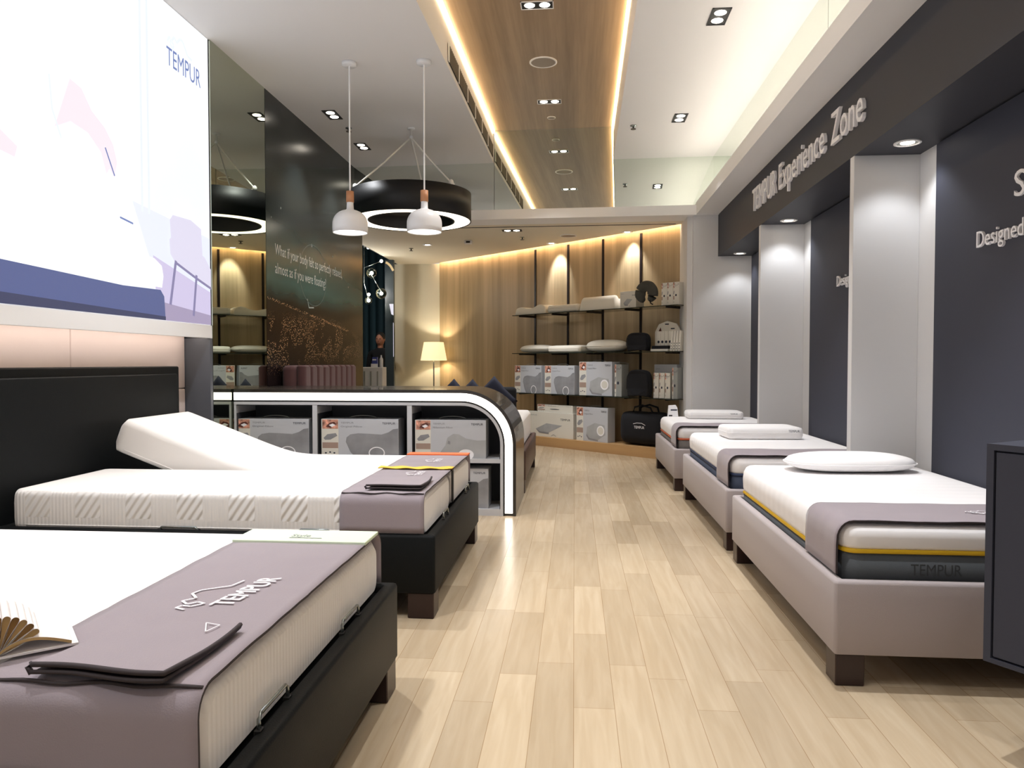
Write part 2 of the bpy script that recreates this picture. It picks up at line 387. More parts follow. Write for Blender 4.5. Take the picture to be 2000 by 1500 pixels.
# mirrors
def mirror_panel(name, label, pts4, mats='mirror', mat2='black'):
    t = thing(name, label, 'mirror', pts4[0]); P = [Vector(p) for p in pts4]; n = (P[1] - P[0]).cross(P[3] - P[0]).normalized() * 0.008
    MB().add([*P, *[p - n for p in P]], [[0, 1, 2, 3], [7, 6, 5, 4], [0, 4, 5, 1], [1, 5, 6, 2], [2, 6, 7, 3], [3, 7, 4, 0]]).build('mirror_pane', mats, t, world=True)
    return t
zl = LZ + 0.116
mirror_panel('wall_mirror', 'mirrored panel above the rear header, left of the oak ceiling strip', [(XL, ym(XL), zl), (-1.022, ym(-1.022), zl), (-1.022, ym(-1.022), CZ), (XL, ym(XL), CZ)])
mirror_panel('wall_mirror', 'tall mirrored panel above the rear header, under the oak ceiling strip', [(-1.016, ym(-1.016), zl), (0.474, ym(.474), zl), (0.474, ym(.474), TZ + .01), (-1.016, ym(-1.016), TZ + .01)], 'mirror_clear')
mirror_panel('wall_mirror', 'mirrored panel above the rear header, right of the oak ceiling strip', [(0.476, ym(.476), zl), (1.69, ym(1.69), zl), (1.69, ym(1.69), CZ), (0.476, ym(.476), CZ)], 'mirror_clear')
for a, b, l in ((ym(1.69), 5.21, 'long mirrored band above the right hand white ledge, far section'), (5.204, 1.2, 'long mirrored band above the right hand white ledge, near section'), (1.194, Y0, 'mirrored band above the right hand ledge beside the shop entrance')):
    mirror_panel('wall_mirror', l, [(1.69, a, zl), (1.69, b, zl), (1.69, b, CZ), (1.69, a, CZ)], 'mirror_clear')
# right: ledge, fascia, wall, fins
struct(MB().box(1.475, 3.0, Y0, 9.35, LZ, zl), 'trim_2', 'lip')
struct(MB().box(1.70, 3.0, Y0, 9.33, zl, CZ), 'wall_right_upper', 'wall_white')
struct(MB().box(1.475, 1.50, Y0, 9.30, zl, zl + .035), 'trim_3', 'lip')
tag(MB().box(1.56, 1.59, Y0, 9.25, zl + .001, zl + .012).build('cove_light', 'ledge_cove'), 'light strip hidden behind the lip of the right hand ledge', 'light')
fx = 1.745
struct(MB().box(fx, 3.0, Y0, 9.30, FB, LZ), 'wall_right_fascia', 'fascia')
struct(MB().box(XR, 3.0, Y0, 9.6, 0, FB), 'wall_right', 'wall_white')
for i, y in enumerate((2.36, 4.86, 7.205)):
    struct(MB().box(fx, XR, y, y + (0.065 if i else .065), 0, FB, 0, 0.002, 1), 'wall_right_fin_%s' % 'abc'[i], 'wall_white')
struct(MB().prism([(1.45, 9.305), (3.0, 9.25), (3.0, 9.6), (1.45, 9.6)], 0, LZ), 'wall_back_right', 'wall_white')
struct(MB().prism([(1.385, 9.38), (1.455, 9.38), (1.455, 10.3), (1.385, 10.3)], 0, LZ), 'wall_back_jamb', 'wall_white')
# navy niche panels with lettering
def niche_panel(y0, y1, label, texts):
    t = thing('wall_panel', label, 'panel', (XR - .012, (y0 + y1) / 2, 0.0), 0, 'slate blue panels in the right hand niches')
    MB().box(XR - .026, XR - .001, y0, y1, 0.02, FB - 0.012, 0, 0.002, 1).build('panel_board', 'navy', t, world=True)
    F = lambda u, v, w: (XR - .026 - w, u, v)
    for s, y, z, w, c in texts:
        mb = MB(); G = lambda u, v, d: (XR - .0265 - d, y - u, z + v)
        put_text(mb, s, G, 0, 0, w, c, 0, 0.012); mb.build('raised_lettering', 'letter', t, world=True)
    return t
niche_panel(2.6, 4.60, 'slate blue wall panel with raised white lettering, nearest niche on the right', [('S', 3.79, 2.045, .085, .125), ('Designed', 4.12, 1.853, .41, .085)])
niche_panel(4.96, 6.93, 'slate blue wall panel in the middle niche on the right, mostly behind the white pillar', [('Designed', 6.215, 1.862, .41, .085)])
niche_panel(7.31, 9.18, 'slate blue wall panel in the far niche on the right, seen as a thin strip', [])
# zone sign letters
t = thing('zone_sign', 'long row of raised silver letters on the charcoal fascia', 'sign', (fx, 7.45, 2.72))
for s, y, w in (('TEMPUR', 7.46, .84), ('Experience', 6.52, 1.16), ('Zone', 5.23, .56)):
    mb = MB(); put_text(mb, s, lambda u, v, d: (fx - .001 - d, y - u, 2.715 + v), 0, 0, w, .215, 0, 0.022); mb.build('raised_lettering', 'letter', t, world=True)
# left wall: mirror, mural, lightbox, recessed panels
YJ = 5.655
struct(MB().box(-3.4, XL - .012, YJ, 9.84, 0, CZ), 'wall_left', 'jamb')
struct(MB().box(-3.4, -3.09, Y0, YJ, 0, CZ), 'wall_left_recess', 'jamb')
struct(MB().box(-3.09, XL, YJ - .04, YJ, 0, 1.44, 0, .002, 1), 'wall_left_jamb', 'jamb')
mirror_panel('wall_mirror', 'tall mirror strip on the left wall between the lightbox and the dark mural', [(XL, YJ + .005, 0.0), (XL, 6.69, 0.0), (XL, 6.69, CZ), (XL, YJ + .005, CZ)], mat('mirror_glass_tinted', '#c3c9b8', 0.01, 1.0))
# corridor beyond
struct(MB().box(-3.31, -2.40, 13.47, 13.6, 0, LZ), 'wall_back_beige', 'wall_beige')
mb = MB()
for i in range(26):
    x = -7.2 + i * 0.155; mb.lathe([(0.085, 0), (0.085, 4.6)], (x, 14.9, 0), 12)
o = mb.build('stage_curtain', 'teal'); tag(o, 'dark teal floor length pleated curtain in the corridor beyond the mural', 'curtain')
struct(MB().box(-8, -3.0, 15.0, 15.2, 0, 4.8), 'wall_corridor_back', 'teal')
struct(MB().box(-8, -3.24, 9.84, 16, 4.7, 4.8), 'ceiling_corridor', 'black')
struct(MB().box(-3.26, -3.24, 9.6, 16, LZ, 4.8), 'wall_corridor_side', 'black')
struct(MB().box(-8.2, -8, 9, 16, 0, 4.8), 'wall_corridor_left', 'teal')
struct(MB().box(-8, -3.4, 9.7, 9.84, 0, 4.8), 'wall_corridor_front', 'teal')
# angled oak rear wall
wall = MB().box(0, 5.34, 0, .1, 0, LZ + .1).build('wall_back_oak', 'wood_wall'); wall.location = WA; wall.rotation_euler.z = WR; wall['kind'] = 'structure'
for i, u in enumerate((2.478, 3.18, 3.863, 4.541, 5.208)):
    o = MB().box(u - .018, u + .018, -.012, .002, 0.13, LZ - .02).build('shelf_upright', 'brown_black'); o.location = WA; o.rotation_euler.z = WR
    tag(o, ['leftmost dark slotted upright on the angled oak wall', 'second dark upright from the left on the oak wall', 'middle dark upright on the oak wall', 'second dark upright from the right on the oak wall', 'rightmost dark upright at the end of the oak wall'][i], 'upright', 'dark shelf uprights on the oak wall')
o = MB().box(2.3, 5.4, -.44, -.001, 0, .135).build('display_plinth', ['wood_plinth']); o.location = WA; o.rotation_euler.z = WR
tag(o, 'low oak plinth along the foot of the angled wall', 'plinth')
o = MB().box(0.02, 5.25, -.083, -.070, LZ + .03, LZ + .06).build('cove_light', 'cove_wall'); o.location = WA; o.rotation_euler.z = WR
tag(o, 'warm light strip along the top of the angled oak wall', 'light')
# ceiling cove lights
for nm, fxn, sgn, lab in (('cove_light', xs_l, 1, 'warm light strip along the left edge of the oak ceiling'), ('cove_light', xs_r, -1, 'warm light strip along the right edge of the oak ceiling')):
    a, b = fxn(Y0), fxn(9.38); mb = MB()
    mb.prism([(a + sgn * .004, Y0), (b + sgn * .004, 9.37), (b + sgn * .022, 9.37), (a + sgn * .022, Y0)], TZ - .035, TZ + .006); tag(mb.build(nm, 'cove'), lab, 'light')
# air grille on the left drop face
t = thing('air_grille', 'long slotted air grille on the side of the dropped ceiling', 'vent', (xs_l(7.9), 7.9, 3.82))
ya, yb = 6.35, 9.33; mb = MB()
mb.prism([(xs_l(ya) + .001, ya), (xs_l(yb) + .001, yb), (xs_l(yb) + .006, yb), (xs_l(ya) + .006, ya)], CZ + .045, CZ + .20); mb.build('grille_back', 'vent_dark', t, world=True)
mb = MB(); n = 60
for i in range(n):
    y = ya + (yb - ya) * i / n; mb.prism([(xs_l(y) + .006, y), (xs_l(y) + .006, y + .03), (xs_l(y) + .012, y + .03), (xs_l(y) + .012, y)], CZ + .05, CZ + .195)
for i in range(7):
    y = ya + (yb - ya) * i / 6; mb.prism([(xs_l(y) + .006, y - .02), (xs_l(y) + .006, y + .02), (xs_l(y) + .014, y + .02), (xs_l(y) + .014, y - .02)], CZ + .045, CZ + .20, mi=1)
mb.build('slat', ['vent', 'lip'], t, world=True)

# ------------------------------------------------------------ ceiling fixtures
def twin_downlight(x, y, z, along, label, power=None, rim='black', aim=(0, 0, -1), size=85):
    t = thing('twin_downlight', label, 'downlight', (x, y, z), 0 if along == 'x' else PI / 2, 'recessed twin downlights')
    a, b = .135, .068; mb = MB()
    for x0, x1, y0, y1 in ((-a, a, -b, -b + .008), (-a, a, b - .008, b), (-a, -a + .008, -b, b), (a - .008, a, -b, b)): mb.box(x0, x1, y0, y1, -.006, 0)
    mb.build('trim_ring', rim, t)
    MB().box(-a + .008, a - .008, -b + .008, b - .008, -.003, 0).build('recess', 'black', t)
    for s in (-1, 1):
        m = MB(); m.lathe([(0, -.012), (.02, -.010), (.038, -.006), (.043, -.003)], (s * .062, 0, 0), 20); m.build('lamp', 'lamp_on', t)
    P = SPOT_W if power is None else power
    if P: spot(t, (0, 0, -.03), P, size, aim=aim)
    return t
twin_downlight(-0.312, 6.158, TZ + .01, 'x', 'twin downlight with white rim in the oak ceiling, nearest one', 110, 'white_metal')
twin_downlight(-0.288, 8.417, TZ + .01, 'x', 'twin downlight in the oak ceiling close to the rear mirror', 150, 'white_metal')
twin_downlight(-0.33, 3.9, TZ + .01, 'x', 'added unseen twin downlight in the oak ceiling above the aisle', 90, 'white_metal')  # unseen lamp added as fill, continuing the oak ceiling row
twin_downlight(-0.35, 1.6, TZ + .01, 'x', 'added unseen twin downlight in the oak ceiling over the viewer', 90, 'white_metal')  # another unseen fill lamp added to this row
twin_downlight(1.044, 5.601, CZ, 'y', 'brightest twin downlight in the right white ceiling, nearest one', 210, size=64)
twin_downlight(1.078, 7.857, CZ, 'y', 'twin downlight in the right white ceiling beyond the brightest one', 150, size=64)
twin_downlight(1.03, 3.3, CZ, 'y', 'added unseen twin downlight in the right ceiling above the nearest taupe bed', 290, size=64)  # added out of view to light the right hand beds
twin_downlight(1.03, 1.0, CZ, 'y', 'added unseen twin downlight in the right ceiling near the shop entrance', 110, size=64)  # added out of view as fill for the right side
twin_downlight(-2.466, 7.464, CZ, 'y', 'twin downlight in the left ceiling beside the first pendant cord', 60)
twin_downlight(-2.476, 8.579, CZ, 'y', 'twin downlight in the left ceiling near the top of the mural', 60)
twin_downlight(-1.9, 4.4, CZ, 'y', 'added unseen twin downlight in the left ceiling above the split adjustable bed', 220)  # unseen lamp added to light the split bed from above
twin_downlight(-1.7, 2.1, CZ, 'y', 'added unseen twin downlight in the left ceiling above the nearest bed', 205)  # unseen lamp added to light the nearest bed
twin_downlight(-1.7, 0.0, CZ, 'y', 'added unseen twin downlight in the left ceiling near the shop entrance', 90)  # unseen lamp added as fill at the left
twin_downlight(-0.855, 10.164, LZ, 'x', 'twin downlight in the low beige ceiling behind the header', 170)
def round_downlight(x, y, z, label, P, aim=(0, 0, -1), size=70, r=.06):
    t = thing('round_downlight', label, 'downlight', (x, y, z), 0, 'round recessed downlights')
    MB().lathe([(r + .015, 0), (r + .015, -.006), (r, -.008), (r, -.002)]).build('trim_ring', 'white_metal', t)
    MB().lathe([(0, -.004), (r * .62, -.004), (r * .66, -.001)]).build('lamp', 'lamp_on', t)
    MB().lathe([(r * .6, -.0015), (r, -.0015)]).build('reflector', 'steel', t)
    if P: spot(t, (0, 0, -.03), P, size, aim=aim)
    return t
round_downlight(1.955, 4.60, FB, 'round downlight under the charcoal fascia beside the near white pillar', 9, size=110)
round_downlight(1.945, 7.0, FB, 'round downlight under the charcoal fascia beside the middle white pillar', 9, size=110)
round_downlight(1.955, 9.05, FB, 'round downlight under the far end of the charcoal fascia', 8, size=110)
round_downlight(-2.249, 11.286, LZ, 'round downlight in the low ceiling nearest the corridor opening', 10)
round_downlight(-0.352, 11.299, LZ, 'small round downlight in the low ceiling close to the oak wall', 45, aim=(.33, .38, -1), size=60)
round_downlight(0.722, 10.416, LZ, 'small lit downlight in the low ceiling above the shelves', 45, aim=(.15, .15, -1), size=70)
def ceiling_speaker(x, y, z, r, label, m='lip'):
    t = thing('ceiling_speaker', label, 'speaker', (x, y, z))
    MB().lathe([(r, 0), (r, -.008), (r * .88, -.010), (r * .88, -.004)]).build('rim', m, t)
    MB().lathe([(0, -.006), (r * .88, -.006)]).build('grille', 'speaker', t)
ceiling_speaker(-0.31, 7.315, TZ + .01, .135, 'large round speaker set in the oak ceiling')
ceiling_speaker(-0.282, 8.961, TZ + .01, .05, 'small round detector in the oak ceiling near the mirror')
ceiling_speaker(-0.092, 10.638, LZ, .12, 'round speaker in the low beige ceiling')
def sprinkler(x, y, z, label):
    t = thing('sprinkler_head', label, 'sprinkler', (x, y, z), 0, 'ceiling sprinkler heads')
    MB().lathe([(.001, 0), (.035, 0), (.035, -.006), (.012, -.01), (.008, -.035), (.001, -.035)], n=16).build('body', 'steel', t)
    MB().lathe([(.001, -.036), (.028, -.036), (.028, -.042), (.001, -.042)], n=16).build('deflector', 'vent', t)
sprinkler(0.619, 8.068, CZ, 'sprinkler head in the right white ceiling')
sprinkler(-2.43, 7.898, CZ, 'sprinkler head in the left ceiling between the two twin downlights')
sprinkler(-0.753, 10.712, LZ, 'sprinkler head in the low ceiling left of the round speaker')
sprinkler(-2.577, 11.617, LZ, 'sprinkler head in the low ceiling near the corridor opening')
t = thing('smoke_detector', 'small square detector on the low beige ceiling', 'detector', (-1.569, 10.959, LZ))
MB().box(-.06, .06, -.05, .05, -.05, 0, 0, .012).build('housing', 'lip', t); MB().box(-.03, .03, -.056, -.05, -.04, -.015).build('lens', 'vent_dark', t)
o = MB().prism([(-2.6, 9.92), (1.309, 9.85), (1.309, 9.875), (-2.6, 9.945)], LZ - .004, LZ).build('air_slot', 'vent_dark'); tag(o, 'thin dark air slot across the low ceiling behind the header', 'vent')

# ------------------------------------------------------------ lightbox, lip, panels
LBY0 = 0.5
t = thing('advertising_lightbox', 'huge backlit bedroom poster filling the upper left wall', 'lightbox', (XL - .1, 3, 1.44))
MB().box(-3.085, XL - .031, LBY0, YJ - .003, 1.475, 1.541).build('lower_ledge', 'lip', t, world=True)
MB().box(XL - .03, XL, LBY0, YJ - .003, 1.44, 1.541, 0, .002, 1).build('ledge_lip', 'lip', t, world=True)
MB().box(-3.085, XL - .012, LBY0, YJ - .003, 1.542, CZ - .002, 0).build('light_case', 'lip', t, world=True)
# poster picture: printed translucent sheet, lit from inside
def em(name, col, s):
    m = bpy.data.materials.new(name); nt, B, N, L = nodes_of(m); B.inputs['Base Color'].default_value = lin('#222222'); B.inputs['Roughness'].default_value = .5
    B.inputs['Emission Color'].default_value = lin(col); B.inputs['Emission Strength'].default_value = s; return m
m = bpy.data.materials.new('backlit_sheet'); nt, B, N, L = nodes_of(m); B.inputs['Base Color'].default_value = lin('#222222')
tc = N.new('ShaderNodeTexCoord'); sp = N.new('ShaderNodeSeparateXYZ'); L.new(tc.outputs['Object'], sp.inputs[0])
n = N.new('ShaderNodeTexNoise'); n.inputs['Scale'].default_value = 1.1; n.inputs['Detail'].default_value = 1; mp = N.new('ShaderNodeMapping'); mp.inputs['Scale'].default_value = (1, 1, .5)
L.new(tc.outputs['Object'], mp.inputs[0]); L.new(mp.outputs[0], n.inputs['Vector'])
r = N.new('ShaderNodeValToRGB'); r.color_ramp.elements[0].position = .35; r.color_ramp.elements[1].position = .6
r.color_ramp.elements[0].color = lin('#eef2fc'); r.color_ramp.elements[1].color = lin('#fbfdff')
L.new(n.outputs['Fac'], r.inputs[0]); L.new(r.outputs[0], B.inputs['Emission Color']); B.inputs['Emission Strength'].default_value = 1.02
pic_m = [m, em('poster_bed_base', '#5a6596', .9), em('poster_bed_shadow', '#3b4060', 1.0), em('poster_mattress', '#fbfcff', 1.2), em('poster_chair', '#dcd8ec', 1.0), em('poster_chair_leg', '#857fa6', 1.0),
         em('poster_floor', '#c9c0de', 1.05), em('poster_wall', '#e6eafa', 1.0), em('poster_skin', '#f6e4ec', 1.02), em('poster_shirt', '#f0f5fd', 1.03), em('poster_ink', '#7688c0', .9), em('poster_rug', '#a89cba', .95), em('poster_fold', '#e8eefc', 1.0)]
mb = MB(); F = lambda u, v, d: (XL - .010 + d, u, v)
rect(mb, F, LBY0 + .01, YJ - .008, 1.545, CZ - .004, 0, 0)
e = .0012
poly(mb, F, [(4.62, 2.30), (YJ - .01, 2.22), (YJ - .01, 1.75), (4.9, 1.80)], e, 7)
poly(mb, F, [(4.85, 1.98), (YJ - .01, 1.80), (YJ - .01, 1.546), (4.9, 1.546)], e * 2, 6)
poly(mb, F, [(4.98, 1.67), (YJ - .01, 1.62), (YJ - .01, 1.546), (4.98, 1.546)], e * 3, 11)
poly(mb, F, [(LBY0 + .01, 2.10), (3.6, 2.02), (4.4, 1.98), (4.86, 1.96), (4.95, 1.92), (4.97, 1.85), (4.95, 1.77), (LBY0 + .01, 1.75)], e * 4, 3)
poly(mb, F, [(LBY0 + .01, 2.02), (2.6, 2.0), (3.48, 1.93), (3.48, 1.915), (2.6, 1.97), (LBY0 + .01, 1.99)], e * 5, 12)
poly(mb, F, [(LBY0 + .01, 1.78), (3.48, 1.768), (4.5, 1.74), (4.93, 1.752), (4.975, 1.71), (4.99, 1.546), (LBY0 + .01, 1.546)], e * 5, 1)
poly(mb, F, [(LBY0 + .01, 1.615), (3.48, 1.605), (4.99, 1.572), (4.99, 1.546), (LBY0 + .01, 1.546)], e * 6, 2)
# chair
poly(mb, F, [(5.06, 2.26), (5.1, 2.30), (5.35, 2.31), (5.5, 2.27), (5.52, 2.05), (5.08, 2.07)], e * 5, 4)
poly(mb, F, [(5.05, 2.12), (5.1, 2.16), (5.3, 2.14), (5.55, 2.06), (YJ - .01, 1.98), (YJ - .01, 1.84), (5.45, 1.88), (5.12, 1.97), (5.06, 2.02)], e * 6, 4)
for a, b, w in (((5.13, 1.98), (5.05, 1.66), .03), ((5.42, 1.91), (5.37, 1.60), .03), ((5.13, 1.965), (5.42, 1.885), .02), ((5.42, 1.885), (YJ - .01, 1.83), .02)): stroke(mb, F, [a, b], w, e * 7, 5)
# person reaching over the bed
poly(mb, F, [(3.0, 3.0), (3.6, 2.98), (4.0, 2.86), (4.16, 2.70), (4.06, 2.52), (3.7, 2.50), (3.3, 2.46), (3.0, 2.5)], e * 4, 9)
poly(mb, F, [(4.03, 2.86), (4.13, 2.84), (4.22, 2.74), (4.34, 2.68), (4.42, 2.60), (4.46, 2.50), (4.43, 2.40), (4.38, 2.44), (4.35, 2.40), (4.30, 2.52), (4.18, 2.60), (4.03, 2.62), (3.9, 2.55)], e * 5, 8)
stroke(mb, F, [(4.34, 2.56), (4.40, 2.46), (4.43, 2.41)], .012, e * 6, 10)
stroke(mb, F, [(3.86, 2.82), (3.88, 2.64), (3.95, 2.5)], .012, e * 6, 12)
poly(mb, F, [(3.0, 2.46), (3.45, 2.44), (3.62, 2.36), (3.6, 2.30), (3.0, 2.36)], e * 5, 8)
stroke(mb, F, [(4.48, 2.165), (4.62, 2.15)], .012, e * 5, 10)
for y in (4.72, 4.80): rect(mb, F, y, y + .025, 2.25, 3.7, e, 12)
figure_logo(mb, F, 5.06, 3.47, .34, e * 5, 12, .1)
put_text(mb, 'TEMPUR', F, 5.045, 3.345, .475, .13, e * 5, mi=10)
mb.build('poster', pic_m, t, world=True, recalc=False)
# cream upholstered wall panels under it, lit by a strip
for k, (a, b) in enumerate(((0.5, 1.25), (1.25, 2.0), (2.0, 2.75), (2.75, 3.5), (3.5, 4.28), (4.28, 5.0), (5.0, YJ - .045))):
    for z0, z1 in ((0.02, 1.05), (1.055, 1.435)):
        if z0 < .1 and k < 6: continue
        pass
t = thing('upholstered_wall_panel', 'cream padded wall panels under the lightbox, glowing along their top', 'panel', (-3.07, 3.0, 0.02))
for (a, b) in ((0.5, 1.8), (1.803, 3.1), (3.103, 4.28), (4.283, YJ - .045)):
    for z0, z1 in ((0.02, 1.045), (1.05, 1.470)):
        MB().box(-3.089, -3.055, a, b, z0, z1, 0, .010, 3).build('padded_panel', 'panel_cream', t, world=True)
o = MB().box(-2.96, -2.92, LBY0, YJ - .06, 1.462, 1.4745).build('strip_light', 'head_strip'); tag(o, 'warm light strip hidden under the lightbox ledge', 'light')

# ------------------------------------------------------------ dark mural
m = bpy.data.materials.new('night_city_print'); nt, B, N, L = nodes_of(m)
tc = N.new('ShaderNodeTexCoord'); sp = N.new('ShaderNodeSeparateXYZ'); L.new(tc.outputs['Object'], sp.inputs[0])
def nd(op, a, b=None, c=None):
    n = N.new('ShaderNodeMath'); n.operation = op
    for i, s in enumerate((a, b, c)):
        if s is None: continue
        if isinstance(s, (int, float)): n.inputs[i].default_value = s
        else: L.new(s, n.inputs[i])
    return n.outputs[0]
mr = N.new('ShaderNodeMapRange'); mr.inputs['From Min'].default_value = 0; mr.inputs['From Max'].default_value = 3.775; L.new(sp.outputs['Z'], mr.inputs['Value'])
ns = N.new('ShaderNodeTexNoise'); ns.inputs['Scale'].default_value = 1.6; L.new(tc.outputs['Object'], ns.inputs['Vector'])
fac = nd('ADD', mr.outputs[0], nd('MULTIPLY', nd('SUBTRACT', ns.outputs['Fac'], 0.5), 0.08))
r = N.new('ShaderNodeValToRGB'); E_ = r.color_ramp.elements
E_[0].position = .30; E_[0].color = lin('#161112'); E_[1].position = 1.0; E_[1].color = lin('#2c3130')
for p, c in ((.45, '#2c1d12'), (.485, '#1f1f1c'), (.53, '#3f6560'), (.585, '#3b5a56'), (.70, '#38403e'), (.85, '#2e3332')):
    q = E_.new(p); q.color = lin(c)
L.new(fac, r.inputs[0])
vo = N.new('ShaderNodeTexVoronoi'); vo.inputs['Scale'].default_value = 58; L.new(tc.outputs['Object'], vo.inputs['Vector'])
dots = nd('LESS_THAN', vo.outputs['Distance'], 0.27)
n2 = N.new('ShaderNodeTexNoise'); n2.inputs['Scale'].default_value = 3.5; n2.inputs['Detail'].default_value = 3; L.new(tc.outputs['Object'], n2.inputs['Vector'])
def gauss(y, z, wy, wz):
    a = nd('POWER', nd('DIVIDE', nd('SUBTRACT', sp.outputs['Y'], y), wy), 2.0); b = nd('POWER', nd('DIVIDE', nd('SUBTRACT', sp.outputs['Z'], z), wz), 2.0)
    return nd('EXPONENT', nd('MULTIPLY', nd('ADD', a, b), -1.0))
dens = nd('ADD', nd('ADD', gauss(7.3, 1.58, .55, .09), gauss(8.1, 1.60, .6, .10)), nd('ADD', gauss(7.1, 1.38, .5, .14), gauss(8.3, 1.45, 1.0, .14)))
dens = nd('MULTIPLY', dens, nd('GREATER_THAN', n2.outputs['Fac'], 0.46))
# winding coast road of lights
road = nd('ABSOLUTE', nd('SUBTRACT', sp.outputs['Z'], nd('ADD', 1.86, nd('MULTIPLY', nd('SUBTRACT', sp.outputs['Y'], 6.7), -0.085))))
road = nd('MULTIPLY', nd('LESS_THAN', road, 0.013), nd('LESS_THAN', sp.outputs['Y'], 9.2))
light_f = nd('MINIMUM', nd('ADD', nd('MULTIPLY', dots, nd('MULTIPLY', dens, 2.2)), nd('MULTIPLY', road, nd('MULTIPLY', nd('LESS_THAN', vo.outputs['Distance'], 0.35), 0.8))), 1.0)
rc = N.new('ShaderNodeValToRGB'); rc.color_ramp.elements[0].color = lin('#e09a50'); rc.color_ramp.elements[1].color = lin('#ffdcae'); L.new(n2.outputs['Fac'], rc.inputs[0])
mx = N.new('ShaderNodeMixRGB'); L.new(light_f, mx.inputs[0]); L.new(r.outputs[0], mx.inputs[1]); L.new(rc.outputs[0], mx.inputs[2])
L.new(mx.outputs[0], B.inputs['Base Color']); B.inputs['Roughness'].default_value = .22; B.inputs['Specular IOR Level'].default_value = .35
t = thing('wall_mural', 'tall dark mural of a night city and teal sky with white script', 'mural', (XL, 8.2, 0))
mu = MB().box(XL - .011, XL, 6.70, 9.84, 0, CZ).build('printed_board', m, None); mu.parent = t; mu.location = -Vector(t.location)
mb = MB(); F = lambda u, v, d: (XL + .0015 + d, u, v)
put_text(mb, 'What if your body felt so perfectly relaxed,', F, 6.90, 2.285, 2.05, .105, 0, mi=0)
mb.build('white_script', mat('mural_script', '#c9cfca', .6), t, world=True, recalc=False); mb = MB()
put_text(mb, 'almost as if you were floating?', F, 6.90, 2.105, 1.45, .105, 0, mi=0)
mb.build('white_script', mat('mural_script', '#c9cfca', .6), t, world=True, recalc=False); mb = MB()
pts = [(7.95 + .42 * math.cos(a), 2.2 + .33 * math.sin(a)) for a in [2 * PI * i / 40 for i in range(41)]]
stroke(mb, F, [p for p in pts], .008, 0, 1)
mb.build('printed_hoop', [mat('mural_hoop', '#5c6b66', .6)], t, world=True, recalc=False); mb = MB()
for y, z, s in ((7.05, 2.75, .012), (6.82, 2.62, .008), (7.9, 2.52, .02), (7.25, 2.33, .012), (8.6, 2.5, .012), (9.2, 2.2, .010)): disc(mb, F, y, z, s, 0, 1, 8)
stroke(mb, F, [(7.75, 1.93), (7.80, 1.84), (7.95, 1.85)], .015, 0, 0)
mb.build('printed_sparkle', [mat('mural_glint', '#a9b0aa', .6), mat('mural_speck', '#8d918c', .6)], t, world=True, recalc=False)

# ------------------------------------------------------------ soft goods helpers
def soft_ring(mb, x0, x1, y0, y1, levels, r, mi_of, n=8, crown=0.0, zfn=None):
    """closed rounded box from rings: levels = [(z, inset)]"""
    rings = []
    for z, ins in levels:
        rr = max(r - ins, .004); P = rrect(x0 + ins, x1 - ins, y0 + ins, y1 - ins, rr, n)
        # more points along the straights
        Q = []
        for i, p in enumerate(P):
            q = P[(i + 1) % len(P)]; d = math.hypot(q[0] - p[0], q[1] - p[1]); k = 16 if i % (n + 1) == n else 1
            for j in range(k): Q.append((p[0] + (q[0] - p[0]) * j / k, p[1] + (q[1] - p[1]) * j / k))
        rings.append([(a, b, (zfn(a, b, z) if zfn else z)) for a, b in Q])
    m_ = len(rings[0])
    for k in range(len(rings) - 1):
        A_, B_ = rings[k], rings[k + 1]
        mb.add(A_ + B_, [[i, (i + 1) % m_, m_ + (i + 1) % m_, m_ + i] for i in range(m_)], mi_of(k), True)
    mb.add(rings[-1], [list(range(m_))], mi_of(len(rings) - 2), False)
    mb.add(rings[0], [list(range(m_))[::-1]], mi_of(0), False)

def layered_mattress(name, label, x0, x1, y0, y1, z0, zt, zside, zfront, border, pipe, group, text=None):
    t = thing(name, label, 'mattress', ((x0 + x1) / 2, (y0 + y1) / 2, z0), 0, group)
    def zs(y):
        k = min(1, max(0, (y - y0 - .06) / .3)); k = k * k * (3 - 2 * k); return zfront + (zside - zfront) * k
    r = .06
    a = MB(); soft_ring(a, x0, x1, y0, y1, [(0, .012), (.02, .002), (1, 0)], r, lambda k: 0, zfn=lambda x, y, z: z0 + (zs(y) - .009 - z0) * z)
    a.build('lower_border', border, t, world=True)
    b = MB(); soft_ring(b, x0 - .004, x1 + .004, y0 - .004, y1 + .004, [(-.009, .006), (-.005, 0), (.005, 0), (.009, .006)], r, lambda k: 0, zfn=lambda x, y, z: zs(y) + z)
    b.build('piping', pipe, t, world=True)
    c = MB(); H_ = lambda y: zt - zs(y)
    soft_ring(c, x0, x1, y0, y1, [(0, .003), (.12, -.003), (.5, -.006), (.75, 0), (.90, .014), (.97, .032), (1.0, .06), (1.0, .25)], r, lambda k: 0, zfn=lambda x, y, z: zs(y) + .009 + (zt - zs(y) - .009) * z)
    c.build('quilted_cover', 'sheet' if not text else ['sheet'], t, world=True)
    if text:
        mb = MB(); F = lambda u, v, d: (u, y0 - .001 - d, v)
        put_text(mb, 'TEMPUR', F, *text, .001, mi=0); mb.build('printed_name', 'print_soft', t, world=True, recalc=False)
    return t

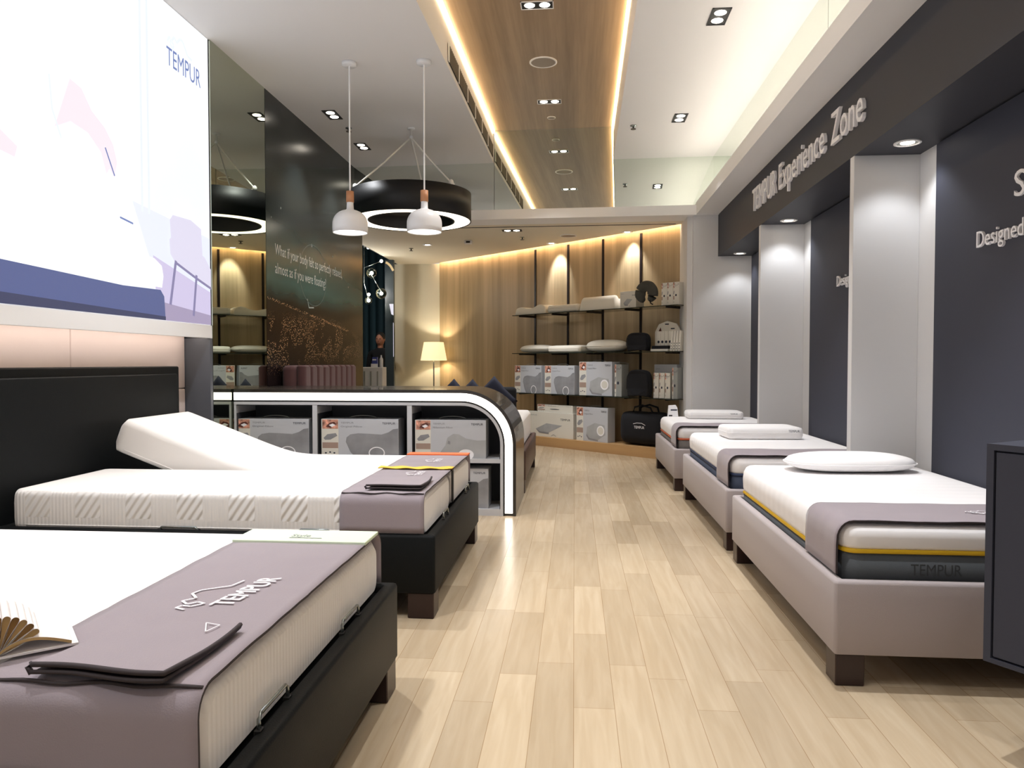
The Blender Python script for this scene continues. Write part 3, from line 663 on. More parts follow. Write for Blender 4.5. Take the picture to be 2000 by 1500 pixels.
def drape(path, axis, a0, a1, thick, seed, n_a=24, amp=.004, sub=.03):
    """cloth strip: path in (p,z), extruded along the other horizontal axis; axis = the axis p runs on"""
    P = [Vector((p, z)) for p, z in path]; Q = [P[0]]
    for a, b in zip(P, P[1:]):
        k = max(1, int((b - a).length / sub))
        for j in range(1, k + 1): Q.append(a.lerp(b, j / k))
    nrm = []
    for i in range(len(Q)):
        d = (Q[min(i + 1, len(Q) - 1)] - Q[max(i - 1, 0)]).normalized(); nrm.append(Vector((-d.y, d.x)))
    mb = MB(); m_ = len(Q) - 1
    def pt(i, j, off):
        s = a0 + (a1 - a0) * j / n_a; q = Q[i]; w = noise.noise(Vector((q.x * 3.0 + seed, q.y * 3.0, s * 5.0))) * amp * 2 + noise.noise(Vector((q.x * 9 + seed, q.y * 9, s * 4.0 + q.x * 3))) * amp
        w = abs(w)
        p = q + nrm[i] * (off + w)
        return (p.x, s, p.y) if axis == 'x' else (s, p.x, p.y)
    top = [[pt(i, j, thick) for j in range(n_a + 1)] for i in range(m_ + 1)]
    bot = [[pt(i, j, 0.0) for j in range(n_a + 1)] for i in range(m_ + 1)]
    V = [p for row in top for p in row] + [p for row in bot for p in row]; N_ = (m_ + 1) * (n_a + 1); fs = []
    I = lambda i, j: i * (n_a + 1) + j
    for i in range(m_):
        for j in range(n_a):
            fs.append([I(i, j), I(i + 1, j), I(i + 1, j + 1), I(i, j + 1)]); fs.append([N_ + I(i, j), N_ + I(i, j + 1), N_ + I(i + 1, j + 1), N_ + I(i + 1, j)])
    mb.add(V, fs, 0, True); ed = []
    for i in range(m_): ed += [[I(i, 0), N_ + I(i, 0), N_ + I(i + 1, 0), I(i + 1, 0)], [I(i, n_a), I(i + 1, n_a), N_ + I(i + 1, n_a), N_ + I(i, n_a)]]
    for j in range(n_a): ed += [[I(0, j), I(0, j + 1), N_ + I(0, j + 1), N_ + I(0, j)], [I(m_, j), N_ + I(m_, j), N_ + I(m_, j + 1), I(m_, j + 1)]]
    mb.add(V, ed, 1, False)
    return mb

def bed_base(name, label, x0, x1, y0, y1, zt, zb, m_, legm, group, legs=None, rail=.045, deck=.06, leg=.11):
    t = thing(name, label, 'bed', ((x0 + x1) / 2, (y0 + y1) / 2, 0), 0, group)
    rg = MB(); rings = []
    for ins, z in ((.006, zb), (0, zb + .006), (0, zt - .014), (.004, zt - .004), (.013, zt), (rail - .012, zt), (rail - .003, zt - .004), (rail, zt - .012), (rail, zb), (.006, zb)):
        rings.append([(a, c, z) for a, c in rrect(x0 + ins, x1 - ins, y0 + ins, y1 - ins, max(.016 - ins, .002), 4)])
    n_ = len(rings[0])
    for k in range(len(rings) - 1): rg.add(rings[k] + rings[k + 1], [[i, (i + 1) % n_, n_ + (i + 1) % n_, n_ + i] for i in range(n_)], 0, True)
    rg.build('upholstered_rail', m_, t, world=True)
    MB().box(x0 + rail - .001, x1 - rail + .001, y0 + rail - .001, y1 - rail + .001, zb + .02, zt - deck).build('slat_deck', m_, t, world=True)
    for lx in (x0 + .008, x1 - leg - .008):
        for ly in (y0 + .008, y1 - leg - .008): MB().box(lx, lx + leg, ly, ly + leg, 0, zb + .001, 0, .004, 1).build('leg', legm, t, world=True)
    return t

# ------------------------------------------------------------ right hand beds
G = 'taupe upholstered bed bases along the right wall'
bed_base('upholstered_bed', 'taupe upholstered low bed base nearest the viewer on the right', 1.0, 2.135, 2.925, 4.80, .41, .123, 'taupe', 'leg_wood', G)
bed_base('upholstered_bed', 'middle taupe upholstered bed base on the right, between the two white pillars', 1.0, 2.135, 4.99, 6.95, .41, .123, 'taupe', 'leg_wood', G)
bed_base('upholstered_bed', 'farthest taupe upholstered bed base on the right, next to the black duffel bag', .965, 2.135, 7.29, 8.95, .41, .123, 'taupe', 'leg_wood', G)
G = 'two tone mattresses along the right wall'
ZM = .615
layered_mattress('mattress', 'white mattress with yellow piping and charcoal border, nearest on the right', 1.05, 2.110, 2.975, 4.75, .352, ZM, .445, .515, 'mat_dark', 'yellow', G, (1.30, .425, .19, .045))
layered_mattress('mattress', 'white mattress with dark navy border on the middle right bed', 1.05, 2.09, 5.04, 6.90, .352, ZM, .46, .50, 'mat_navy', 'navy_pipe', G)
layered_mattress('mattress', 'white mattress with orange piping on the farthest right bed', 1.015, 2.09, 7.34, 8.90, .352, ZM, .46, .50, 'mat_grey', 'orange', G)
# quilted front faces
def runner_right(x0, y0, label, w=.36, logo=True):
    t = thing('bed_runner', label, 'bed runner', (1.6, y0 + .15, ZM), 0, 'grey cloth runners across the right hand mattresses')
    path = [(x0 - .016, .42)] + [(x0 - .016, .53)] + [(x0 - .016 + .055 * (1 - math.cos(a)), .555 + .068 * math.sin(a)) for a in [PI / 2 * i / 6 for i in range(1, 7)]] + [(2.085, ZM + .008)]
    path = [(p, z + .0) for p, z in path]
    mb = drape(path, 'x', y0 + .03, y0 + w, .008, y0, 16, .0035); mb.build('cloth', ['runner', 'runner_edge'], t, world=True)
    if logo:
        mb = MB(); F = lambda u, v, d: (u, v, ZM + .022)
        pts = [(1.62 + .30 * i / 60, y0 + .20 + .014 * math.sin(i * 1.7) + .01 * math.sin(i * .61)) for i in range(61)]
        stroke(mb, F, pts, .006, 0, 0); figure_logo(mb, F, 1.60, y0 + .20, .14, 0, 0, .05); mb.build('white_print', 'print_white', t, world=True, recalc=False)
    return t
runner_right(1.05, 2.96, 'mauve grey runner with white squiggle print across the foot of the nearest right mattress', .42)
runner_right(1.05, 5.02, 'grey runner across the foot of the middle right mattress', .42, False)
runner_right(1.015, 7.32, 'grey runner across the foot of the farthest right mattress', .40, False)
def pillow_obj(name, label, cx, cy, z, lx, ly, h, kind, rz=0, m_='pillow', group=None, logo=None):
    t = thing(name, label, 'pillow', (cx, cy, z), rz, group); mb = MB()
    if kind == 'cloud':      # soft rounded with a dip in the front edge
        def fn(u, v, sgn):
            a = 2 * PI * u; rr = v; k = 1 - .10 * math.exp(-((a - 1.5 * PI) / .7) ** 2)
            ce, se = math.cos(a), math.sin(a); x = math.copysign(abs(ce) ** .75, ce) * lx / 2 * rr * k; y = math.copysign(abs(se) ** .75, se) * ly / 2 * rr * k
            hh = h / 2 * (1 - rr ** 3.2) ** .5; return (x, y, h / 2 * .92 + sgn * hh * (1.0 if sgn > 0 else .9))
        mb.grid(lambda u, v: fn(u, v, 1), 48, 14); mb.grid(lambda u, v: fn(u, v, -1), 48, 14)
        mb.build('cover', m_, t)
        s = MB(); s.tube([fn(i / 48, 1.0, 1) for i in range(48)], .003, 6, closed=True); s.build('seam', m_, t)
    elif kind == 'flat':     # slab pillow with soft edges
        soft_ring(mb, -lx / 2, lx / 2, -ly / 2, ly / 2, [(0, .025), (.008, .008), (h * .3, 0), (h * .75, 0), (h * .93, .010), (h, .03), (h + .006, .09)], .05, lambda k: 0)
        mb.build('cover', m_, t)
        s = MB(); P = rrect(-lx / 2 - .002, lx / 2 + .002, -ly / 2 - .002, ly / 2 + .002, .05, 5); s.tube([(a, b, h * .55) for a, b in P], .0025, 6, closed=True); s.build('seam', m_, t)
    elif kind == 'contour':  # two rolls with a valley, profile along y
        prof = []
        K = 28
        for i in range(K + 1):
            y = -ly / 2 + ly * i / K; s_ = i / K
            top = h * (.62 + .38 * math.exp(-((s_ - .2) / .16) ** 2) + .22 * math.exp(-((s_ - .82) / .15) ** 2))
            e_ = min(1, min(s_, 1 - s_) / .06); top *= math.sqrt(max(.02, 1 - (1 - e_) ** 2)); prof.append((y, top))
        NX = 26
        def fn(u, v):
            x = -lx / 2 + lx * u; y, zt = prof[int(round(v * K))]; e_ = min(1, min(u, 1 - u) / .05); return (x, y, zt * math.sqrt(max(.04, 1 - (1 - e_) ** 2)))
        mb.grid(fn, NX, K); mb.add([(-lx / 2, -ly / 2, 0), (lx / 2, -ly / 2, 0), (lx / 2, ly / 2, 0), (-lx / 2, ly / 2, 0)], [[3, 2, 1, 0]])
        for u in (0, 1):
            x = -lx / 2 + lx * u; z = [fn(u, k / K) for k in range(K + 1)]
            mb.add([(x, p[1], 0) for p in z] + z, [[k, k + 1, K + 2 + k, K + 1 + k] for k in range(K)], 0, True)
        for v in (0, 1):
            z = [fn(k / NX, v) for k in range(NX + 1)]
            mb.add([(p[0], p[1], 0) for p in z] + z, [[k, k + 1, NX + 2 + k, NX + 1 + k] for k in range(NX)], 0, True)
        mb.build('cover', m_, t)
    if logo:
        l = MB(); zz = h * logo[3]; put_text(l, 'TEMPUR', lambda u, v, d: (u, -ly / 2 - logo[4], v), logo[0], zz, logo[1], logo[2], 0); l.build('printed_name', 'print_dark', t, recalc=False)
    return t
pillow_obj('pillow', 'soft white kidney shaped pillow on the nearest right bed', 1.61, 4.50, ZM + .001, .74, .40, .11, 'cloud', math.radians(4))
pillow_obj('pillow', 'thick white slab pillow with dark print on the middle right bed', 1.56, 6.42, ZM + .001, .62, .38, .10, 'flat', math.radians(3), logo=(.18, .09, .018, .62, .002))
pillow_obj('pillow', 'low puffy white pillow on the farthest right bed', 1.58, 8.62, ZM + .001, .62, .36, .085, 'flat', math.radians(-3), logo=(.16, .08, .015, .62, .002))
# little sign stand at the head of the farthest bed
t = thing('price_stand', 'small white leaflet stand on the far corner of the farthest right bed', 'sign', (1.15, 8.82, ZM + .002), .1)
MB().prism([(-.06, 0), (.06, 0), (.05, .10), (.03, .135), (-.05, .13)], -.02, .02, lambda u, v, w: (u, w, v)).build('card', 'print_white', t)
mb = MB(); F = lambda u, v, d: (u, -.0215, v); rect(mb, F, -.03, .045, .07, .085, 0, 0); rect(mb, F, -.05, -.01, .005, .02, 0, 1); mb.build('printed_lines', ['print_dark', em('violet', '#5b4a9c', .0)], t, recalc=False)
# navy side cabinet at the right edge
t = thing('side_cabinet', 'slate blue cabinet with inset door at the right edge of the photo', 'cabinet', (1.322, 2.50, 0), math.radians(-56))
# local +x runs towards the viewer, +y to the right
cx_ = [(0, 0), (.72, 0), (.72, .30), (0, .30)]
MB().box(0, .72, .018, .32, .285, .99, 0, .003, 1).build('carcass', 'navy', t)
MB().box(0, .72, 0, .018, .285, .30, 0).build('frame_rail', 'navy', t); MB().box(0, .72, 0, .018, .97, .99, 0).build('frame_rail', 'navy', t)
MB().box(0, .022, 0, .018, .30, .97, 0).build('frame_stile', 'navy', t); MB().box(.698, .72, 0, .018, .30, .97, 0).build('frame_stile', 'navy', t)
MB().box(.027, .693, .003, .0175, .306, .964, 0, .002, 1).build('door', 'navy', t)
for x in (.30, .62): 
    for y in (.05, .24): MB().box(x, x + .05, y, y + .05, 0, .286).build('leg', 'black', t)

# ------------------------------------------------------------ left hand beds
def sweep_mattress(name, label, path, y0, y1, th, group, m_='knit'):
    """path of the underside in (x,z) from foot to head; mattress is th thick"""
    P = [Vector(p) for p in path]; Q = [P[0]]
    for a, b in zip(P, P[1:]):
        k = max(1, int((b - a).length / .03))
        for j in range(1, k + 1): Q.append(a.lerp(b, j / k))
    # smooth
    for _ in range(8): Q = [Q[0]] + [(Q[i - 1] + Q[i] * 2 + Q[i + 1]) / 4 for i in range(1, len(Q) - 1)] + [Q[-1]]
    t = thing(name, label, 'mattress', (P[0].x, (y0 + y1) / 2, P[0].y), 0, group); mb = MB(); rings = []; n = len(Q); R = .045
    s = 0; S = [0]
    for i in range(1, n): s += (Q[i] - Q[i - 1]).length; S.append(s)
    for i, q in enumerate(Q):
        d = (Q[min(i + 1, n - 1)] - Q[max(i - 1, 0)]).normalized(); nr = Vector((-d.y, d.x)); nr = nr if nr.y > 0 else -nr
        e_ = min(S[i], s - S[i]); ins = 0 if e_ > R else R - math.sqrt(max(0, R * R - (R - e_) ** 2))
        ins *= .8
        sec = rrect(y0 + ins, y1 - ins, ins * .6, th - ins, .04, 5)
        rings.append([(q.x + nr.x * h, y, q.y + nr.y * h) for y, h in sec])
    m2 = len(rings[0])
    for k in range(n - 1): mb.add(rings[k] + rings[k + 1], [[i, (i + 1) % m2, m2 + (i + 1) % m2, m2 + i] for i in range(m2)], 0, True)
    mb.add(rings[0], [list(range(m2))], 0); mb.add(rings[-1], [list(range(m2))], 0)
    o = mb.build('knit_cover', m_, t, world=True)
    s_ = MB()
    for y in (y0 - .001, y1 + .001): s_.tube([(Q[i].x, y, Q[i].y + .035) for i in range(2, n - 2, 3)], .003, 6)
    s_.build('side_seam', m_, t, world=True)
    return t
def dark_bed(label, y0, y1, hb, m_, zt=.41):
    t = bed_base('upholstered_bed', label, -2.945, -.672, y0, y1, zt, .125, m_, 'leg_wood', 'black bed bases on the left', rail=.05, deck=.03, leg=.13)
    return t
t = dark_bed('black adjustable bed base in front of the counter, holding the split mattress', 3.53, 5.18, True, 'dark_fabric')
t2 = dark_bed('black bed base nearest the viewer on the left, with steel mattress brackets', 1.34, 2.775, True, 'dark_leather')
# headboards
def headboard(label, y0, y1, zt=1.222):
    h = thing('headboard', label, 'headboard', (-2.99, (y0 + y1) / 2, 0.0), 0, 'black headboards on the left')
    MB().box(-3.054, -2.965, y0, y1, 0.0, zt, 0, .012, 3).build('frame', 'dark_leather', h, world=True)
    MB().box(-2.972, -2.948, y0 + .055, y1 - .055, 0.1, zt - .055, 0, .01, 3).build('inset_panel', 'dark_leather', h, world=True)
headboard('wide black framed headboard behind the split adjustable bed', 3.28, 5.36)
headboard('black framed headboard of the nearest left bed, outside the photo', 1.0, 3.02)
GM = 'cream ribbed mattresses on the left beds'
ZL = .60; TH = .215; ZB = ZL - TH
sweep_mattress('mattress', 'flat near half of the split mattress on the left, ribbed cream side', [(-.735, ZB), (-2.89, ZB)], 3.56, 4.345, TH, GM)
sweep_mattress('mattress', 'far half of the split mattress with its head end raised', [(-.735, ZB), (-1.85, ZB), (-2.02, ZB + .015), (-2.2, ZB + .07), (-2.87, ZB + .325)], 4.365, 5.145, TH, GM)
sweep_mattress('mattress', 'wide white mattress on the bed nearest the viewer', [(-.735, ZB), (-2.84, ZB)], 1.385, 2.735, TH, GM)
# runners on left beds
def runner_left(label, x0, x1, y0, y1, sidem, seed):
    t = thing('bed_runner', label, 'bed runner', ((x0 + x1) / 2, (y0 + y1) / 2, ZL), 0, 'mauve grey runners on the left mattresses'); r = .05
    n_ = .006
    path = [(y0 - n_, .415), (y0 - n_, ZL - r)] + [(y0 - n_ + r * (1 - math.cos(a)), ZL - r + (r + .004) * math.sin(a)) for a in [PI / 2 * i / 6 for i in range(1, 7)]] \
        + [(y1 + n_ - r * (1 - math.cos(a)), ZL - r + (r + .004) * math.sin(a)) for a in [PI / 2 * (6 - i) / 6 for i in range(0, 7)]] + [(y1 + n_, .415)]
    mb = drape(path, 'y', x0, x1, .007, seed, 16, .0025); mb.build('cloth', ['runner', 'runner_edge'], t, world=True)
    sm = MB(); sm.tube([(x0 + .004 + (x1 - x0 - .008) * k / 20, y0 + .012 + .004 * math.sin(k * .7), ZL + .006 - .002 * math.sin(k)) for k in range(21)], .004, 6); sm.build('hem_seam', 'runner_edge', t, world=True)
    return t
rl1 = runner_left('mauve grey runner with white lettering across the foot of the nearest left mattress', -1.21, -.73, 1.385, 2.735, None, 3)
rl2 = runner_left('mauve grey runner over the foot of the split mattress, under the yellow strap', -1.15, -.73, 3.56, 5.145, None, 9)
zt = ZL + .0168
def topF(y_rot=True):
    # text reads along +y? letters run away from the viewer
    return lambda u, v, d: (-v, u, zt + d)
# runner 1 details
mb = MB(); F = lambda u, v, d: (-.91 - v, 1.92 + u, zt + d)
F = lambda u, v, d: (-.895 + u * .16 - v, 1.85 + u, zt + d)
put_text(mb, 'TEMPUR', F, 0, 0, .25, .058, 0); put_text(mb, 'TEMPUR', F, .003, .002, .25, .058, 0.0003); figure_logo(mb, F, -.04, .07, .26, 0, 0, .045); mb.build('white_print', 'print_white', rl1, world=True, recalc=False)
o = MB(); o.box(-1.212, -.728, 2.53, 2.70, ZL + .008, zt + .004, 0, .002, 1); 
gb = o.build('green_band', 'green', rl1, world=True)
mb = MB(); F = lambda u, v, d: (-1.02 - v * .9, 2.60 + u * 1.0, zt + .005 + d)
F = lambda u, v, d: (-1.14 + u, 2.57 + v, zt + .0052 + d); put_text(mb, 'Style', F, .12, .02, .07, .035, 0); rect(mb, F, .12, .24, 0.0, .006, 0); mb.build('band_print', 'print_grey', rl1, world=True, recalc=False)
# folded pocket on runner 1
def pouch(label, cx, cy, lx, ly, rz, tri=True, group='dark edged cloth pouches lying on runners'):
    t = thing('cloth_pouch', label, 'pouch', (cx, cy, zt + .003), rz, group)
    def fn(top):
        def g(u, v):
            x = -lx / 2 + lx * u; y = -ly / 2 + ly * v; op = (1 - v) ** 2
            w = noise.noise(Vector((x * 9, y * 9, cx))) * .002
            return (x + .01 * math.sin(v * 3), y + .008 * math.sin(u * 6), (.012 + .010 * op + w if top else .002) if top else .001)
        return g
    a = MB(); a.grid(fn(True), 20, 14); a.grid(lambda u, v: tuple(map(lambda p, q: p - q, fn(True)(u, v), (0, 0, .005))), 20, 14); a.build('upper_layer', 'runner', t)
    b = MB(); b.grid(lambda u, v: tuple(map(lambda p, q: p + q, fn(False)(u, v), (0, 0, .004))), 20, 14); b.grid(fn(False), 20, 14); b.build('lower_layer', 'runner_edge', t)
    c = MB(); path = [fn(True)(k / 20, 0) for k in range(21)] + [fn(True)(1, k / 14) for k in range(1, 15)]; c.tube([(p[0], p[1], p[2] - .002) for p in path], .0055, 6)
    path = [fn(False)(k / 20, 0) for k in range(21)] + [fn(False)(1, k / 14) for k in range(1, 15)]; c.tube([(p[0], p[1] - .004, p[2] + .005) for p in path], .0045, 6)
    c.tube([fn(True)(0, 0), (-lx / 2 - .008, -ly / 2, .014), fn(False)(0, 0)], .006, 6)
    c.build('dark_binding', 'runner_edge', t)
    if tri:
        d = MB(); G_ = lambda u, v, d_: (u, v, .0178)
        stroke(d, G_, [(lx / 2 - .075, ly / 2 - .02), (lx / 2 - .035, ly / 2 - .03), (lx / 2 - .045, ly / 2 - .075), (lx / 2 - .075, ly / 2 - .02)], .003, 0); d.build('triangle_print', 'print_white', t, recalc=False)
    return t
pouch('folded mauve pouch with a small triangle print on the nearest left runner', -.94, 1.54, .29, .30, math.radians(-3))
pouch('small dark edged pouch on the runner of the split mattress', -.90, 3.78, .27, .34, math.radians(2), False)
# runner 2 details
MB().box(-1.152, -.728, 5.03, 5.135, ZL + .008, zt + .003, 0, .002, 1).build('orange_band', 'orange_band', rl2, world=True)
for (y, s) in ((4.66, .16), (4.10, .16)):
    mb = MB(); F = lambda u, v, d: (-.86 - v, y + u, zt + d); put_text(mb, 'TEMPUR', F, 0, 0, s, .04, 0); figure_logo(mb, F, .0, .045, s, 0, 0, .06); mb.build('white_print', 'print_white', rl2, world=True, recalc=False)
t = thing('elastic_strap', 'yellow strap tied across the runner with a black end hanging at the foot', 'strap', (-.95, 4.38, zt))
yb = MB(); yb.grid(lambda u, v: (-1.17 + .45 * u, 4.33 + .09 * v + .006 * math.sin(u * 9), zt + .004 + .003 * math.sin(u * 20 + v * 2)), 24, 3); yb.grid(lambda u, v: (-1.17 + .45 * u, 4.33 + .09 * v + .006 * math.sin(u * 9), zt + .0005 + .003 * math.sin(u * 20 + v * 2)), 24, 3); yb.build('yellow_band', 'yellow_band', t, world=True)
mb = MB(); mb.box(-.728, -.718, 4.345, 4.385, .42, ZL + .012, 0, .003, 1); mb.build('hanging_end', 'black', t, world=True)
# steel brackets at bed feet
def bracket(label, x, y, z, ln, rz=0, h=.035):
    t = thing('mattress_bracket', label, 'bracket', (x, y, z), rz, 'steel mattress brackets')
    MB().tube([(0, -ln / 2, 0), (0, -ln / 2, h - .01), (0, -ln / 2 + .012, h), (0, ln / 2 - .012, h), (0, ln / 2, h - .01), (0, ln / 2, 0)], .005, 8).build('steel_bar', 'steel', t)
    for s in (-1, 1): MB().box(-.008, .008, s * ln / 2 - .012, s * ln / 2 + .012, -.012, .004, 0, .002, 1).build('bracket_foot', 'black', t)
bracket('steel mattress bracket at the foot of the nearest left bed, nearer one', -.715, 1.70, .412, .17)
bracket('steel mattress bracket at the foot of the nearest left bed, farther one', -.715, 2.31, .412, .17)
bracket('small bracket at the foot of the split adjustable bed, near half', -.697, 3.98, .412, .14)
bracket('small bracket at the foot of the split adjustable bed, far half', -.697, 4.78, .412, .14)
bracket('low bracket on the near side rail of the split bed, left one', -1.98, 3.553, .41, .2, PI / 2, .014)
bracket('low bracket on the near side rail of the split bed, beside its runner', -1.28, 3.553, .41, .16, PI / 2, .014)
# fanned book
t = thing('folded_book', 'open book with pages folded into a fan at the lower left', 'book', (-1.209, 1.461, zt), 0)
S_ = Vector((-1.215, 1.458, ZL + .026)); ux = Vector((.111, .097, 0)).normalized(); sy = Vector((-.097, .111, 0)).normalized()
def folded(a, L_, wd):
    P = [(L_ * i / 8, -wd * math.sin(i / 8 * PI * .5)) for i in range(9)] + [(L_ + wd * math.sin(PI * i / 8), -wd * math.cos(PI * i / 8)) for i in range(1, 8)] + [(L_ * (1 - i / 8), wd * math.sin((1 - i / 8) * PI * .5)) for i in range(9)]
    return [(u * math.cos(a) - v * math.sin(a), u * math.sin(a) + v * math.cos(a)) for u, v in P]
for k in range(11):
    P = folded(math.radians(30 + k * 12), .078, .0075); n_ = len(P); pg = MB()
    V0 = [S_ + ux * u + Vector((0, 0, max(.002, v))) for u, v in P]; V1 = [p + sy * .14 for p in V0]; V2 = [p + sy * .006 for p in V0]
    pg.add(V0 + V1, [[i, i + 1, n_ + i + 1, n_ + i] for i in range(n_ - 1)], 0, True); pg.add(V2, [list(range(n_))], 1)  # tan end face stands in for the shaded hollow of each fold
    pg.build('folded_page', ['page', 'tan_dark_shade' if k % 2 else 'tan_page_shade'], t, world=True, recalc=False)
fl = MB()
def flf(u, v, z): return tuple(S_ + ux * (.135 * u) + sy * (.145 * v) + Vector((0, 0, z + .022 * math.sin(u ** .8 * PI) * (1 - .3 * v))))
fl.grid(lambda u, v: flf(u, v, .0065), 20, 6); fl.add([flf(k / 20, 0, .0065) for k in range(21)] + [flf(k / 20, 0, .0) for k in range(21)], [[k, k + 1, 22 + k, 21 + k] for k in range(20)], 1)  # tan front strip stands in for the shadow under the arched page
fl.grid(lambda u, v: flf(u, v, .0), 20, 6); fl.build('open_page', ['page', 'tan_page_shade'], t, world=True, recalc=False)
cv = MB(); b = S_ + ux * .148; c = b + sy * .15; d = S_ + sy * .15
cv.add([p + Vector((0, 0, z)) for z in (-.006, -.001) for p in (S_, b, c, d)], [[3, 2, 1, 0], [4, 5, 6, 7], [0, 1, 5, 4], [1, 2, 6, 5], [2, 3, 7, 6], [3, 0, 4, 7]]); cv.build('cover', 'page', t, world=True)

# ------------------------------------------------------------ lit display counter
CX0, CX1, CY0, CY1, CT = XL + .012, -.471, 5.985, 6.95, 1.027
def arch(o, zb=0.0):
    """outline of the counter inset by o; from left bottom over the rounded corner to right bottom"""
    R = .45 - o; x1 = CX1 - o; z1 = CT - o; pts = [(CX0, z1)]
    for i in range(17): a = PI / 2 - PI / 2 * i / 16; pts.append((x1 - R + R * math.cos(a), z1 - R + R * math.sin(a)))
    pts.append((x1, zb)); return pts
def band(mb, o1, o2, y0, y1, mi=0, zb1=0.0):
    A_, B_ = arch(o1, zb1), arch(o2, zb1); n = len(A_)
    V = [(x, y0, z) for x, z in A_] + [(x, y0, z) for x, z in B_] + [(x, y1, z) for x, z in A_] + [(x, y1, z) for x, z in B_]
    fs = []
    for i in range(n - 1): fs += [[i, i + 1, n + i + 1, n + i], [2 * n + i, 3 * n + i, 3 * n + i + 1, 2 * n + i + 1], [i, 2 * n + i, 2 * n + i + 1, i + 1], [n + i, n + i + 1, 3 * n + i + 1, 3 * n + i]]
    fs += [[0, n, 3 * n, 2 * n], [n - 1, 3 * n - 1, 4 * n - 1, 2 * n - 1]]
    mb.add(V, fs, mi, False); return mb
t = thing('display_counter', 'low rounded counter outlined by a glowing white band, with cubbies', 'counter', (-1.66, 6.4, 0))
band(MB(), 0, .026, CY0, CY1).build('outer_shell', 'counter_shell', t, world=True)
band(MB(), .0265, .022 + .07, CY0 + .012, CY1 - .02).build('light_carrier', 'black', t, world=True)
def band_left(mb, o1, o2, y0, y1):
    return band(mb, o1, o2, y0, y1, 0, .02)
lb = band(MB(), .028, .090, CY0 - .002, CY0 + .0115, 0, .022); lb.build('light_band', 'led', t, world=True)
band(MB(), .0925, .104, CY0 + .001, CY1 - .02).build('inner_gap', 'black', t, world=True)
band(MB(), .1045, .128, CY0 - .001, CY1 - .03).build('inner_frame', 'frame_grey', t, world=True)
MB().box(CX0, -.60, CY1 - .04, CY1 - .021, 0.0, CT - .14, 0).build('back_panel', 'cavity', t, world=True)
for x in (-2.145, -1.348): MB().box(x - .02, x + .02, CY0 + .002, CY0 + .38, .055, CT - .129).build('divider', 'frame_grey', t, world=True)
MB().box(CX0, CX0 + .018, CY0 + .002, CY0 + .38, .055, CT - .129).build('divider', 'frame_grey', t, world=True)
MB().box(CX0 + .018, -.60, CY0 + .002, CY0 + .38, .430, .462).build('shelf_board', 'frame_grey', t, world=True)
MB().box(CX0 + .0, -.60, CY0 + .002, CY0 + .38, .0, .054).build('base_board', 'frame_grey', t, world=True)
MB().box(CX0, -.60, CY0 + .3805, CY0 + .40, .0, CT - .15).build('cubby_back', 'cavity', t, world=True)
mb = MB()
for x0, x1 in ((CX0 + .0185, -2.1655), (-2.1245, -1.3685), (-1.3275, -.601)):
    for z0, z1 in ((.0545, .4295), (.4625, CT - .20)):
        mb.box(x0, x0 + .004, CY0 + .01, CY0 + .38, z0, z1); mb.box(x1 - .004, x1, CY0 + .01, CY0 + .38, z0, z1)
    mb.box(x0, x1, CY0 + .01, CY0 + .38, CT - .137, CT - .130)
mb.build('cubby_lining', 'cavity', t, world=True)

